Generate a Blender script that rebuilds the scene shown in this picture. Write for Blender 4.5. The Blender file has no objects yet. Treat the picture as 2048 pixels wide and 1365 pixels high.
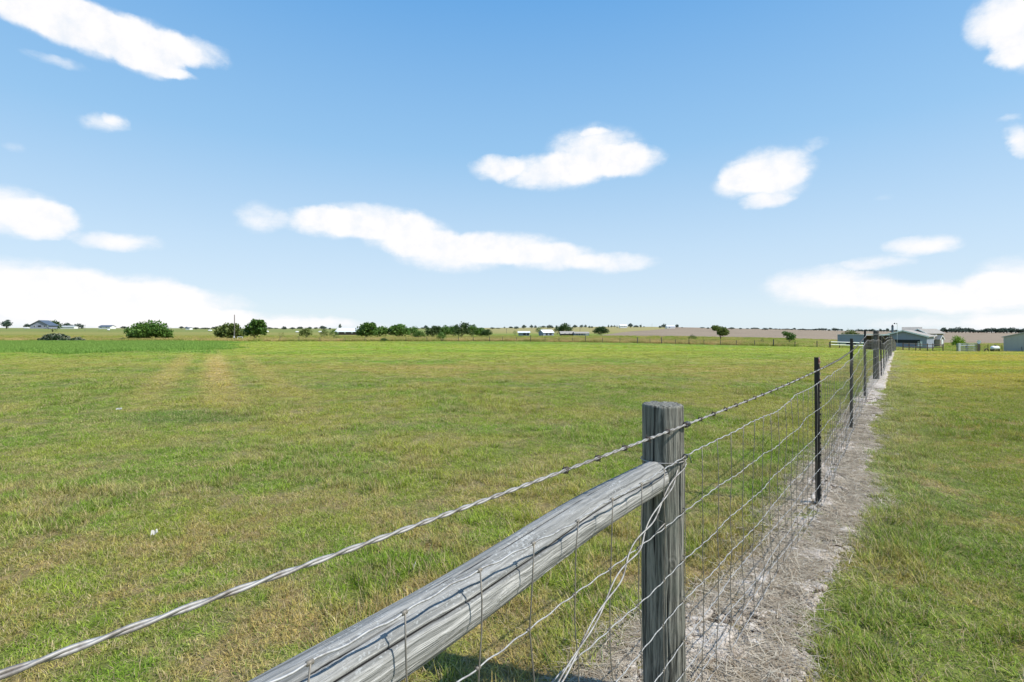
import bpy, math, random
import numpy as np
R = math.radians
random.seed(7); rng = np.random.default_rng(11)
sc = bpy.context.scene; col = sc.collection
H = 1.6            # eye height; the camera is level, horizon at photo row 660
F = 1024.0         # focal length in photo pixels

# ------------------------------------------------------------------ camera
cam = bpy.data.cameras.new('camera'); camo = bpy.data.objects.new('camera', cam); col.objects.link(camo)
camo.location = (0, 0, H); camo.rotation_euler = (R(90), 0, 0)
cam.lens = 18.0; cam.sensor_width = 36.0; cam.shift_y = -22.5/2048
cam.clip_start = 0.05; cam.clip_end = 12000
sc.camera = camo

# ------------------------------------------------------------------ sun, exposure
SUN_EL = 50.0
SUN_H = np.array([0.945, -0.32]); SUN_H /= np.linalg.norm(SUN_H)
SUN_AZ = math.degrees(math.atan2(SUN_H[0], SUN_H[1]))      # clockwise from +Y
sd = bpy.data.lights.new('sun', 'SUN'); so = bpy.data.objects.new('sun', sd); col.objects.link(so)
sd.energy = 4.6; sd.angle = R(0.55); sd.color = (1.0, 0.955, 0.88)
so.rotation_euler = (R(90-SUN_EL), 0, R(180-SUN_AZ) + math.pi)
from mathutils import Vector
sv = Vector((SUN_H[0]*math.cos(R(SUN_EL)), SUN_H[1]*math.cos(R(SUN_EL)), math.sin(R(SUN_EL))))
so.rotation_euler = sv.to_track_quat('Z', 'Y').to_euler()
so.location = (6, -4, 12)
vs = sc.view_settings
sc.display_settings.display_device = 'sRGB'
vs.view_transform = 'Standard'; vs.look = 'None'; vs.gamma = 1.0; vs.exposure = 0.33; vs.use_curve_mapping = False

# ------------------------------------------------------------------ node helper
class NT:
    def __init__(s, nt): s.nt = nt
    def node(s, t, **kw):
        n = s.nt.nodes.new(t)
        for k, v in kw.items(): setattr(n, k, v)
        return n
    def link(s, a, b): s.nt.links.new(a, b)
    def put(s, sock, v):
        if v is None: return
        if isinstance(v, bpy.types.NodeSocket): s.link(v, sock)
        else:
            if sock.type == 'RGBA' and len(v) == 3: v = (*v, 1)
            sock.default_value = v
    def m(s, op, a, b=None, c=None, clamp=False):
        n = s.node('ShaderNodeMath', operation=op); n.use_clamp = clamp
        for i, v in enumerate((a, b, c)): s.put(n.inputs[i], v)
        return n.outputs[0]
    def vm(s, op, a, b=None, c=None):
        n = s.node('ShaderNodeVectorMath', operation=op)
        for i, v in enumerate((a, b, c)):
            if v is not None: s.put(n.inputs[i], v)
        return n.outputs['Value'] if op in ('LENGTH', 'DOT_PRODUCT') else n.outputs[0]
    def ss(s, v, a, b, t0=0.0, t1=1.0, kind='SMOOTHSTEP'):
        n = s.node('ShaderNodeMapRange', interpolation_type=kind)
        s.put(n.inputs[0], v)
        for i, q in zip((1, 2, 3, 4), (a, b, t0, t1)): s.put(n.inputs[i], q)
        return n.outputs[0]
    def mix(s, f, a, b, mode='MIX'):
        n = s.node('ShaderNodeMix', data_type='RGBA', blend_type=mode)
        s.put(n.inputs[0], f); s.put(n.inputs[6], a); s.put(n.inputs[7], b)
        return n.outputs[2]
    def noise(s, vec, scale, detail=3, rough=.55, dist=0, out=0):
        n = s.node('ShaderNodeTexNoise')
        if vec is not None: s.link(vec, n.inputs['Vector'])
        n.inputs['Scale'].default_value = scale; n.inputs['Detail'].default_value = detail
        n.inputs['Roughness'].default_value = rough; n.inputs['Distortion'].default_value = dist
        return n.outputs[out]
    def vor(s, vec, scale, feature='F1', out='Distance'):
        n = s.node('ShaderNodeTexVoronoi', feature=feature)
        s.link(vec, n.inputs['Vector']); n.inputs['Scale'].default_value = scale
        return n.outputs[out]
    def xyz(s, v):
        n = s.node('ShaderNodeSeparateXYZ'); s.link(v, n.inputs[0]); return n.outputs
    def comb(s, x, y, z):
        n = s.node('ShaderNodeCombineXYZ')
        for i, v in enumerate((x, y, z)): s.put(n.inputs[i], v)
        return n.outputs[0]
    def bump(s, h, strength=.5, dist=.01):
        n = s.node('ShaderNodeBump'); s.link(h, n.inputs['Height'])
        n.inputs['Strength'].default_value = strength; n.inputs['Distance'].default_value = dist
        return n.outputs[0]

# ------------------------------------------------------------------ world: sky + clouds
world = bpy.data.worlds.new('World'); sc.world = world; world.use_nodes = True
wn = NT(world.node_tree); world.node_tree.nodes.clear()
sky = wn.node('ShaderNodeTexSky', sky_type='NISHITA'); sky.sun_disc = False
sky.sun_elevation = R(SUN_EL); sky.sun_rotation = R(SUN_AZ)
sky.air_density = 1.0; sky.dust_density = 0.6; sky.ozone_density = 1.6; sky.altitude = 150
wdir = wn.node('ShaderNodeTexCoord').outputs['Generated']
wdir = wn.vm('NORMALIZE', wdir)
dx, dy, dz = wn.xyz(wdir)
az = wn.m('ARCTAN2', dx, dy); el = wn.m('ARCSINE', dz)
CL = [ # px, py, rx, ry, weight
 (40,-5,150,52,1),(130,35,120,48,1),(210,68,110,52,1),(290,90,100,48,1),(380,103,75,30,.9),(310,135,70,24,.9),(360,152,38,10,.7),(110,120,60,13,.45),
 (205,246,48,20,.62),(228,238,26,14,.4),
 (20,425,115,52,1),(90,440,70,36,.9),(240,487,85,20,.9),(20,292,30,12,.25),
 (1185,305,95,54,1),(1105,345,110,34,1),(1255,320,70,32,1),(990,335,50,24,.9),(1190,262,26,7,.5),
 (518,432,50,32,.7),(650,445,85,30,1),(740,440,110,34,1),(820,472,90,38,1),(905,505,115,40,1),(1010,495,120,30,.95),(1110,515,100,26,.9),(1225,527,90,20,.8),
 (1535,338,92,40,1),(1490,365,70,32,.95),(1532,404,55,14,.8),(1630,287,30,14,.4),(1778,392,26,8,.25),
 (2010,30,90,60,1.1),(2030,95,50,46,1),(2090,60,80,90,1),(2045,280,32,32,.9),(2040,235,28,9,.5),
 (1840,488,85,20,.9),(1760,523,70,13,.7),
 (1655,573,135,42,.95),(1760,590,130,30,.75),(1950,590,160,38,.75),(2040,560,110,50,.9),(1880,605,170,26,.5),(1900,648,230,16,.6),(2050,640,120,22,.6),
 (60,575,160,52,1),(200,590,190,44,1),(330,612,170,38,.9),(150,632,270,36,.9),(450,642,220,20,.75),(640,650,160,13,.5),(1560,372,60,30,.6),
]
blobs = []
def dir_ae(px, py):
    u = (px-1024)/F; v = (660-py)/F
    return math.atan2(u, 1), math.atan2(v, math.hypot(u, 1))
for px, py, rx, ry, w in CL:
    a0, e0 = dir_ae(px, py); a1, _ = dir_ae(px+rx, py); _, e1 = dir_ae(px, py-ry)
    blobs.append((a0, e0, abs(a1-a0), abs(e1-e0), w))
rr = random.Random(3)
for i in range(11):                                    # the sky goes on with the same scattered clouds all round
    a = R(60 + i*22 + rr.uniform(-6, 6)); a = a if a < math.pi else a-2*math.pi
    e = R(rr.uniform(4, 32)); w = R(rr.uniform(5, 11)); h = w*rr.uniform(.25, .4)
    blobs.append((a, e, w, h, 1)); blobs.append((a+w*.6, e-h*.5, w*.8, h*.7, .9))
ae = wn.comb(az, el, 0.0)
nz = wn.noise(ae, 11, 5, .6, 0, 1)
nz2 = wn.noise(ae, 40, 3, .6, 0, 1)
off = wn.vm('MULTIPLY', wn.vm('SUBTRACT', nz, (.5, .5, .5)), (.05, .022, 0))
off2 = wn.vm('MULTIPLY', wn.vm('SUBTRACT', nz2, (.5, .5, .5)), (.014, .008, 0))
aew = wn.vm('ADD', wn.vm('ADD', ae, off), off2)
tot = None; under = None
for a0, e0, ra, re_, w in blobs:
    ra *= 1.22; re_ *= 1.22
    q = wn.vm('MULTIPLY_ADD', aew, (1/ra, 1/re_, 0), (-a0/ra, -e0/re_, 0))
    L = wn.vm('DOT_PRODUCT', q, q)
    g = wn.m('MULTIPLY', wn.m('SUBTRACT', 1.0, L, clamp=True), w)
    tot = g if tot is None else wn.m('ADD', tot, g)
cn = wn.noise(wn.vm('MULTIPLY', ae, (1.0, 1.9, 1.0)), 15, 6, .68)
tot = wn.m('ADD', tot, wn.m('MULTIPLY', wn.m('MULTIPLY', wn.m('SUBTRACT', cn, .5), 1.0), wn.ss(tot, 0.0, .35)))
mask = wn.ss(tot, .05, .95)
fine = wn.noise(ae, 26, 4, .6)
mask = wn.m('MULTIPLY', mask, wn.ss(fine, .2, .6, .8, .98))
edge = wn.ss(tot, .25, 1.3)
# a little softness: thin edges are bluish, thick parts white, low clouds warmer
ccol = wn.mix(edge, (6.2, 6.45, 6.8), (6.9, 6.75, 6.7))
ccol = wn.mix(wn.ss(fine, .3, .6), wn.mix(.35, ccol, (6.0, 6.25, 6.7)), ccol)
ccol = wn.mix(wn.ss(el, R(10), R(0)), ccol, (6.9, 6.75, 6.8))
ramp = wn.node('ShaderNodeValToRGB'); cr_ = ramp.color_ramp; wn.link(wn.ss(el, R(-2), R(90), 0, 1, 'LINEAR'), ramp.inputs[0])
stops = [(-2, (5.0, 5.8, 6.4)), (1, (4.9, 5.8, 6.4)), (4.5, (4.3, 5.35, 6.35)), (9, (3.7, 5.0, 6.3)), (19, (2.15, 3.95, 6.0)), (33, (1.0, 2.8, 5.5)), (60, (.6, 2.0, 4.7)), (90, (.5, 1.7, 4.4))]
while len(cr_.elements) < len(stops): cr_.elements.new(.5)
for e_, (dg, cc) in zip(cr_.elements, stops): e_.position = (dg+2)/92; e_.color = (*cc, 1)
skyo = wn.mix(.88, sky.outputs[0], ramp.outputs[0])
wcol = wn.mix(mask, skyo, ccol)
bg = wn.node('ShaderNodeBackground'); wn.link(wcol, bg.inputs[0]); bg.inputs[1].default_value = 0.12
wo = wn.node('ShaderNodeOutputWorld'); wn.link(bg.outputs[0], wo.inputs[0])
world.cycles.sampling_method = 'MANUAL'; world.cycles.sample_map_resolution = 512

# ------------------------------------------------------------------ numpy noise
_perm = np.random.default_rng(5).random((512, 512))
def vnoise(x, y, seed=0):
    x = np.asarray(x, float)+seed*17.31; y = np.asarray(y, float)+seed*7.77
    xi = np.floor(x).astype(int); yi = np.floor(y).astype(int); fx = x-xi; fy = y-yi
    fx = fx*fx*(3-2*fx); fy = fy*fy*(3-2*fy)
    g = lambda a, b: _perm[a % 512, b % 512]
    return (g(xi, yi)*(1-fx)+g(xi+1, yi)*fx)*(1-fy)+(g(xi, yi+1)*(1-fx)+g(xi+1, yi+1)*fx)*fy
def fbm(x, y, seed=0, o=4):
    s = 0; a = .5
    for i in range(o): s = s+a*vnoise(x*2**i, y*2**i, seed+i*3); a *= .5
    return s/(1-.5**o)

# ------------------------------------------------------------------ terrain
_U = (np.array([-2000, 0, 700, 1000, 1250, 1340, 1600, 1700, 1850, 2048, 4000])-1024)/F
_Y = np.array([25, 40, 60, 95, 150, 250, 400, 700, 1200, 2500, 6000.])
_D = np.array([
 [65.54]*11,
 [41.5, 41.5, 41.5, 41.5, 42, 42, 43, 44, 47, 48, 48],
 [31.5, 31.5, 31.5, 31.5, 33, 34, 37, 40, 44, 45.5, 46],
 [23.8, 23.8, 24, 24, 26.5, 28, 33, 36, 41.5, 44.5, 45],
 [20, 20, 19, 18.5, 20, 22, 26, 29, 33, 35, 35],
 [13.5, 13.5, 14, 13.5, 13.5, 14, 18, 21, 26, 28, 28],
 [7, 7, 8.5, 8, 8, 8, 12, 14.5, 19, 21, 21],
 [1, 1, 3, 2.5, 1, 1, 5, 7.5, 11, 13, 13],
 [-3.2, -3.2, -2, -3.2, -6, -5, 0, 2.5, 4.5, 6, 6],
 [-3.6, -3.6, -2.4, -3.8, -6.2, -5.2, -.3, 2.2, 4.2, 5.7, 5.7],
 [-3.4]*2+[-2.2, -3.4, -5.8, -4.9, 0, 2.5, 4.5, 6, 6]])
def terr(X, Y):
    X = np.asarray(X, float); Y = np.asarray(Y, float)
    u = np.clip(X/np.maximum(Y, 1), _U[0], _U[-1]); yy = np.clip(Y, 25, 6000)
    j = np.clip(np.searchsorted(_U, u)-1, 0, len(_U)-2); tu = (u-_U[j])/(_U[j+1]-_U[j])
    i = np.clip(np.searchsorted(_Y, yy)-1, 0, len(_Y)-2)
    ty = (np.log(yy)-np.log(_Y[i]))/(np.log(_Y[i+1])-np.log(_Y[i]))
    zz = lambda a, b: H-_D[a, b]*_Y[a]/F
    z = (zz(i, j)*(1-tu)+zz(i, j+1)*tu)*(1-ty)+(zz(i+1, j)*(1-tu)+zz(i+1, j+1)*tu)*ty
    z = np.where(Y <= 25, 0, z)
    z = z+(fbm(X*.35, Y*.35, 2, 3)-.5)*.05*np.clip((np.hypot(X, Y)-3)/6, 0, 1)
    return z
def Tz(X, Y): return float(terr(X, Y))
def at(px, Y): return (px-1024)/F*Y
def pz(py, Y): return H-(py-660)*Y/F

# ------------------------------------------------------------------ fence geometry in plan
def xf(Y):                                 # X of the fence line at depth Y
    Y = np.asarray(Y, float)
    return np.minimum(.63+.8587*(Y-2.13), 2.82+.757*(Y-4.68))
def sdist(X, Y): return (X-xf(Y))*np.where(np.asarray(Y) < 4.7, .759, .797)
def strip_edges(t):                        # dirt strip left and right limits (perpendicular distance) at depth t
    l = -.26+.08*np.clip((t-8)/8, 0, 1)-.16*(fbm(t*1.3, t*0+3, 5, 3)-.5)-.10*(fbm(t*5, t*0+8, 6, 2)-.5)+.12*np.exp(-((t-3.6)/.7)**2)-.15*np.exp(-((t-2.4)/.5)**2)
    fz = np.clip(14/np.maximum(t, 14), 0, 1)**1.2; r = .37-.14*np.clip((t-3.6)/6, 0, 1)+.30*fz*(fbm(t*1.1, t*0+5, 7, 3)-.5)+.14*fz*(fbm(t*5, t*0+2, 8, 2)-.5)
    return l, r

# ------------------------------------------------------------------ object helpers
def tag(o, label=None, cat=None, group=None, kind=None):
    for k, v in (('label', label), ('category', cat), ('group', group), ('kind', kind)):
        if v: o[k] = v
    return o
def empty(name, loc, rz=0):
    o = bpy.data.objects.new(name, None); col.objects.link(o); o.location = loc; o.rotation_euler = (0, 0, rz); o.empty_display_size = .2
    return o
def mesh(name, V, Fc, mats=None, mi=None, smooth=False, attr=None):
    me = bpy.data.meshes.new(name)
    V = np.asarray(V, np.float32); me.vertices.add(len(V)); me.vertices.foreach_set('co', V.ravel())
    if isinstance(Fc, np.ndarray):
        n, k = Fc.shape; me.loops.add(n*k); me.loops.foreach_set('vertex_index', Fc.astype(np.int32).ravel())
        me.polygons.add(n); me.polygons.foreach_set('loop_start', np.arange(0, n*k, k, dtype=np.int32))
    else:
        lens = np.array([len(f) for f in Fc], np.int32); flat = np.array([i for f in Fc for i in f], np.int32)
        me.loops.add(len(flat)); me.loops.foreach_set('vertex_index', flat)
        me.polygons.add(len(lens)); me.polygons.foreach_set('loop_start', np.concatenate([[0], np.cumsum(lens)[:-1]]).astype(np.int32))
    for m_ in (mats or []): me.materials.append(m_)
    if mi is not None: me.polygons.foreach_set('material_index', np.asarray(mi, np.int32))
    me.polygons.foreach_set('use_smooth', np.full(len(me.polygons), bool(smooth)))
    if attr:
        for k, a in attr.items():
            at_ = me.attributes.new(k, 'FLOAT', 'POINT'); at_.data.foreach_set('value', np.asarray(a, np.float32))
    me.update(calc_edges=True); me.validate()
    return me
def obj(name, me, parent=None, loc=None, rot=None):
    o = bpy.data.objects.new(name, me); col.objects.link(o)
    if parent is not None: o.parent = parent
    if loc is not None: o.location = loc
    if rot is not None: o.rotation_euler = rot
    return o
class MB:
    def __init__(s): s.V = []; s.F = []; s.n = 0
    def add(s, V, Fc):
        V = np.asarray(V, float)
        s.V.append(V); s.F += [tuple(int(i)+s.n for i in f) for f in Fc]; s.n += len(V); return s
    def box(s, x0, x1, y0, y1, z0, z1):
        return s.add([(x, y, z) for x in (x0, x1) for y in (y0, y1) for z in (z0, z1)],
              [(0,1,3,2),(4,6,7,5),(0,4,5,1),(2,3,7,6),(0,2,6,4),(1,5,7,3)])
    def tube(s, P, r, k=6, cap=True):
        V, Fc = tube(P, r, k, cap); return s.add(V, Fc)
    def prism(s, pts, a, b):              # polygon in (x,z) extruded from y=a to y=b
        n = len(pts)
        V = [(p[0], a, p[1]) for p in pts]+[(p[0], b, p[1]) for p in pts]
        return s.add(V, [tuple(range(n)), tuple(range(2*n-1, n-1, -1))]+[(i, i+n, (i+1) % n+n, (i+1) % n) for i in range(n)])
    def build(s, name, m_, parent=None, smooth=False, loc=None, rot=None):
        return obj(name, mesh(name, np.concatenate(s.V), s.F, [m_], smooth=smooth), parent, loc, rot)
def tube(P, r, k=6, cap=True):
    P = np.asarray(P, float); n = len(P); r = np.broadcast_to(np.asarray(r, float), (n,))
    T = np.gradient(P, axis=0); T /= np.linalg.norm(T, axis=1)[:, None]+1e-12
    ref = np.array([0, 0, 1.]) if abs(T[:, 2]).mean() < .8 else np.array([1., 0, 0])
    A = np.cross(T, ref); A /= np.linalg.norm(A, axis=1)[:, None]+1e-12
    B = np.cross(T, A)
    th = np.arange(k)/k*2*math.pi
    V = (P[:, None, :]+r[:, None, None]*(np.cos(th)[None, :, None]*A[:, None, :]+np.sin(th)[None, :, None]*B[:, None, :])).reshape(-1, 3)
    Fc = [(i*k+j, i*k+(j+1) % k, (i+1)*k+(j+1) % k, (i+1)*k+j) for i in range(n-1) for j in range(k)]
    if cap: Fc += [tuple(range(k-1, -1, -1)), tuple((n-1)*k+j for j in range(k))]
    return V, Fc

# ------------------------------------------------------------------ materials
def new_mat(name):
    m_ = bpy.data.materials.new(name); m_.use_nodes = True; m_.node_tree.nodes.clear()
    n = NT(m_.node_tree); out = n.node('ShaderNodeOutputMaterial')
    return m_, n, out
def pbsdf(n, out, colr, rough=.8, metal=0, normal=None, spec=.3):
    b = n.node('ShaderNodeBsdfPrincipled'); n.put(b.inputs['Base Color'], colr); n.put(b.inputs['Roughness'], rough)
    n.put(b.inputs['Metallic'], metal); b.inputs['Specular IOR Level'].default_value = spec
    if normal is not None: n.link(normal, b.inputs['Normal'])
    n.link(b.outputs[0], out.inputs[0]); return b
def plain(name, c, rough=.7, metal=0, var=.25, scale=3, spec=.3, dirt=None):
    m_, n, out = new_mat(name)
    p = n.node('ShaderNodeTexCoord').outputs['Object']
    v = n.noise(p, scale, 5, .65)
    c2 = tuple(x*(1-var) for x in c) if dirt is None else dirt
    k = n.mix(n.ss(v, .35, .7), c, c2)
    pbsdf(n, out, k, rough, metal, n.bump(n.noise(p, scale*8, 3), .15, .01), spec)
    return m_

def field_colour(n, P):
    """colour of the sward at a world position: mown field, lawn, lush strips, pasture, ploughed land"""
    x, y, z = n.xyz(P)
    P2 = n.comb(x, y, 0.0)
    yy = n.m('MAXIMUM', y, 1.0); u = n.m('DIVIDE', x, yy)
    # broad bands lie across the view far away, patches near by
    stretch = n.comb(n.m('MULTIPLY', x, .22), y, 0.0)
    n1 = n.noise(P2, .28, 4, .6, .4); n2 = n.noise(P2, 1.3, 4, .62, .3); n3 = n.noise(P2, 6.0, 3, .6); nb = n.noise(stretch, .22, 4, .6)
    nfine = n.noise(P2, 22.0, 3, .7)
    green = n.mix(n.ss(n2, .3, .7), (.175, .33, .018), (.10, .245, .014))
    olive = n.mix(n3, (.30, .35, .04), (.36, .35, .08))
    dry = n.mix(n.ss(nfine, .35, .65), (.60, .49, .33), (.40, .27, .18))
    c = n.mix(n.ss(n1, .42, .60), green, olive)
    c = n.mix(n.m('MULTIPLY', n.ss(nb, .42, .72), n.ss(y, 8, 22)), c, olive)
    c = n.mix(n.m('MULTIPLY', n.ss(n.m('ADD', n.m('MULTIPLY', n2, .65), n.m('MULTIPLY', n3, .35)), .46, .58), n.ss(y, 8, 3, .45, .7)), c, dry)
    c = n.mix(n.m('MULTIPLY', n.m('MULTIPLY', n.ss(y, 6.5, 3), n.ss(n.m('ADD', n2, n.m('MULTIPLY', n1, .5)), .62, .85)), .75), c, n.mix(n3, (.50, .30, .17), (.40, .30, .14)))
    # two worn wheel tracks running away on the left
    tw = n.m('ADD', x, n.m('MULTIPLY', y, .588))
    tw = n.m('ADD', tw, n.m('MULTIPLY', n.m('SUBTRACT', n2, .5), .5))
    t1 = n.ss(n.m('ABSOLUTE', n.m('SUBTRACT', tw, .25)), .95, .1)
    t2 = n.m('MAXIMUM', n.ss(n.m('ABSOLUTE', n.m('ADD', tw, 1.5)), .8, .1), n.m('MULTIPLY', n.ss(n.m('ABSOLUTE', n.m('SUBTRACT', tw, 2.0)), .7, .1), .7))
    tr = n.m('MULTIPLY', n.m('MULTIPLY', n.m('MAXIMUM', t1, n.m('MULTIPLY', t2, .7)), n.ss(y, 5, 18)), n.ss(y, 52, 38))
    c = n.mix(n.m('MULTIPLY', tr, n.ss(n3, .3, .7, .7, 1.0)), c, (.62, .44, .22))
    # far mown field reads even and yellow green
    farm = n.mix(n.ss(nb, .38, .62), (.24, .43, .025), (.42, .46, .06))
    c = n.mix(n.m('MULTIPLY', n.ss(y, 22, 42), .75), c, farm)
    br = n.m('MULTIPLY', n.ss(n.m('ABSOLUTE', n.m('SUBTRACT', n.m('ADD', y, n.m('MULTIPLY', n.m('SUBTRACT', n1, .5), 8)), 20.5)), 4.5, .8), n.ss(u, -.62, -.2))
    c = n.mix(n.m('MULTIPLY', br, n.ss(n2, .3, .65, .15, .65)), c, (.50, .36, .14))
    # the lawn to the right of the fence: olive, drier with distance
    line = n.m('MINIMUM', n.m('MULTIPLY_ADD', y, .8587, .63-.8587*2.13), n.m('MULTIPLY_ADD', y, .757, 2.82-.757*4.68))
    s = n.m('SUBTRACT', x, line)
    right = n.ss(s, .1, .5)
    lawn = n.mix(n.ss(n1, .35, .65), (.145, .26, .014), (.25, .29, .03))
    lawn = n.mix(n.ss(n.m('ADD', n2, n.m('MULTIPLY', n.m('SUBTRACT', n3, .5), .5)), .49, .66), lawn, (.46, .34, .15))
    lawnf = n.mix(n.ss(nb, .38, .6), (.52, .42, .07), (.32, .38, .03))
    lawn = n.mix(n.ss(y, 7, 20), lawn, lawnf)
    c = n.mix(right, c, lawn)
    # bleached rim by the bare strip
    rim = n.m('MULTIPLY', n.ss(s, 1.9, .5), right)
    c = n.mix(n.m('MULTIPLY', rim, n.ss(y, 2.5, 6, .12, .5)), c, (.40, .41, .26))
    # lush uncut green on the far left and in a thin strip at the far edge
    wob = n.m('MULTIPLY', n.m('SUBTRACT', n2, .5), 4)
    lush = n.m('MULTIPLY', n.ss(n.m('ADD', y, wob), 33, 38), n.ss(n.m('ADD', u, n.m('MULTIPLY', n.m('SUBTRACT', n1, .5), .05)), -.50, -.66))
    lush2 = n.m('MULTIPLY', n.m('MULTIPLY', n.ss(n.m('ADD', y, wob), 66, 76), n.ss(u, -.30, -.1)), n.ss(u, .60, .40))
    lcol = n.mix(n3, (.12, .34, .03), (.19, .41, .05))
    lcol = n.mix(n.ss(nb, .35, .7), lcol, (.17, .29, .06))
    c = n.mix(n.m('MAXIMUM', lush, n.m('MULTIPLY', lush2, .8)), c, lcol)
    # pasture beyond the field edge
    ye = n.ss(u, 0.0, .57, 100, 83, 'LINEAR')
    past = n.ss(n.m('SUBTRACT', y, n.m('ADD', ye, n.m('MULTIPLY', wob, .5))), 0, 3)
    nl = n.noise(n.comb(n.m('MULTIPLY', x, .012), n.m('MULTIPLY', y, .05), 0.0), 1.0, 4, .6)
    tl = n.m('ADD', n.m('DIVIDE', n.m('LOGARITHM', n.m('MAXIMUM', n.m('DIVIDE', y, 95.0), 1.0), 2.718), 2.53), n.m('MULTIPLY', n.m('SUBTRACT', nl, .5), .42))
    def band(stops):
        r_ = n.node('ShaderNodeValToRGB'); e = r_.color_ramp.elements; n.link(tl, r_.inputs[0])
        while len(e) < len(stops): e.new(.5)
        for q, (p_, cc) in zip(e, stops): q.position = p_; q.color = (*cc, 1)
        return r_.outputs[0]
    pl = band([(0, (.19, .20, .04)), (.10, (.25, .23, .05)), (.18, (.52, .40, .15)), (.34, (.44, .38, .13)), (.42, (.30, .33, .08)), (.58, (.40, .38, .13)), (.75, (.27, .33, .10)), (1, (.34, .36, .15))])
    pc = band([(0, (.52, .33, .13)), (.10, (.60, .40, .20)), (.18, (.50, .42, .08)), (.26, (.36, .44, .05)), (.38, (.20, .33, .05)), (.52, (.28, .36, .08)), (.66, (.46, .41, .18)), (1, (.48, .43, .22))])
    pr_ = band([(0, (.24, .36, .03)), (.2, (.30, .38, .05)), (.35, (.33, .35, .10)), (.6, (.36, .35, .15)), (1, (.36, .33, .18))])
    pcol = n.mix(n.ss(u, -.16, .0), pl, pc); pcol = n.mix(n.ss(u, .42, .6), pcol, pr_)
    pcol = n.mix(n.m('MULTIPLY', n.ss(n1, .48, .66), .4), pcol, (.22, .31, .05))
    pcol = n.mix(1.0, pcol, (.74, .72, .70), 'MULTIPLY')
    c = n.mix(past, c, pcol)
    # ploughed land rising to the skyline at centre right
    fur = n.noise(n.comb(n.m('MULTIPLY', x, .02), n.m('MULTIPLY', y, .12), 0.0), 1.0, 4, .6)
    plow = n.m('MULTIPLY', n.ss(n.m('ADD', y, n.m('MULTIPLY', n.m('SUBTRACT', u, .4), 60)), 250, 262), n.ss(n.m('SUBTRACT', u, n.ss(y, 300, 850, .165, .30, 'LINEAR')), 0, .012))
    hl = n.ss(u, .62, .58); 
    plcol = n.mix(n.ss(fur, .3, .65), (.225, .175, .13), (.35, .28, .215))
    c = n.mix(plow, c, plcol)
    # a few patches with a shape of their own: a dark green one and parched ones
    def patch(cx, cy, rx, ry, col_, k):
        q = n.vm('MULTIPLY_ADD', n.comb(n.m('ADD', x, n.m('MULTIPLY', n.m('SUBTRACT', n2, .5), 1.6)), n.m('ADD', y, n.m('MULTIPLY', n.m('SUBTRACT', n1, .5), 2.0)), 0.0), (1/rx, 1/ry, 0), (-cx/rx, -cy/ry, 0))
        return n.mix(n.m('MULTIPLY', n.ss(n.vm('LENGTH', q), 1.1, .4), k), c, col_)
    c = patch(-5.9, 9.4, 1.9, 1.0, (.07, .20, .035), .8)
    c = patch(-2.9, 7.3, .9, .5, (.52, .44, .22), .6)
    c = patch(-3.2, 22.0, 2.6, 1.2, (.52, .38, .19), .6)
    c = patch(-5.0, 3.9, 1.6, .5, (.42, .33, .17), .45)
    c = patch(3.6, 3.4, 1.2, 1.6, (.12, .24, .018), .35)
    return c, n3, nfine, n2

def grass_mat(name, straw=.18, tallc=None):
    m_, n, out = new_mat(name)
    g = n.node('ShaderNodeNewGeometry'); c, n3, nf, n2 = field_colour(n, g.outputs['Position'])
    a = n.node('ShaderNodeAttribute', attribute_name='tone').outputs['Fac']
    hgt = n.node('ShaderNodeAttribute', attribute_name='tip').outputs['Fac']
    ri = n.node('ShaderNodeObjectInfo').outputs['Random']
    c = n.mix(n.m('MULTIPLY', ri, .22), c, n.mix(ri, (.13, .24, .03), (.38, .36, .10)))
    c = n.vm('MULTIPLY', c, (1.10, 1.10, .80))
    c = n.mix(n.ss(a, .66, .86), c, n.mix(n3, (.55, .47, .30), (.36, .25, .14)))                # dead blades
    c = n.mix(n.ss(a, .25, .0), c, (.10, .21, .025))
    c = n.mix(n.m('MULTIPLY', hgt, .20), c, (.52, .50, .20))
    v = n.m('MULTIPLY', n.ss(n.noise(g.outputs['Position'], 34, 3, .7), .3, .7, .52, 1.45, 'LINEAR'), n.ss(ri, 0.0, 1.0, .72, 1.22, 'LINEAR'))
    c = n.vm('MULTIPLY', c, n.comb(v, v, v))
    b = n.node('ShaderNodeBsdfPrincipled'); n.link(c, b.inputs['Base Color']); b.inputs['Roughness'].default_value = .8
    b.inputs['Specular IOR Level'].default_value = .06
    t = n.node('ShaderNodeBsdfTranslucent'); n.link(n.mix(1.0, c, (1.25, 1.25, .6), 'MULTIPLY'), t.inputs[0])
    mx = n.node('ShaderNodeMixShader'); mx.inputs[0].default_value = .25
    n.link(b.outputs[0], mx.inputs[1]); n.link(t.outputs[0], mx.inputs[2]); n.link(mx.outputs[0], out.inputs[0])
    return m_
M = {}
M['grass'] = grass_mat('grass_blade')
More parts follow.
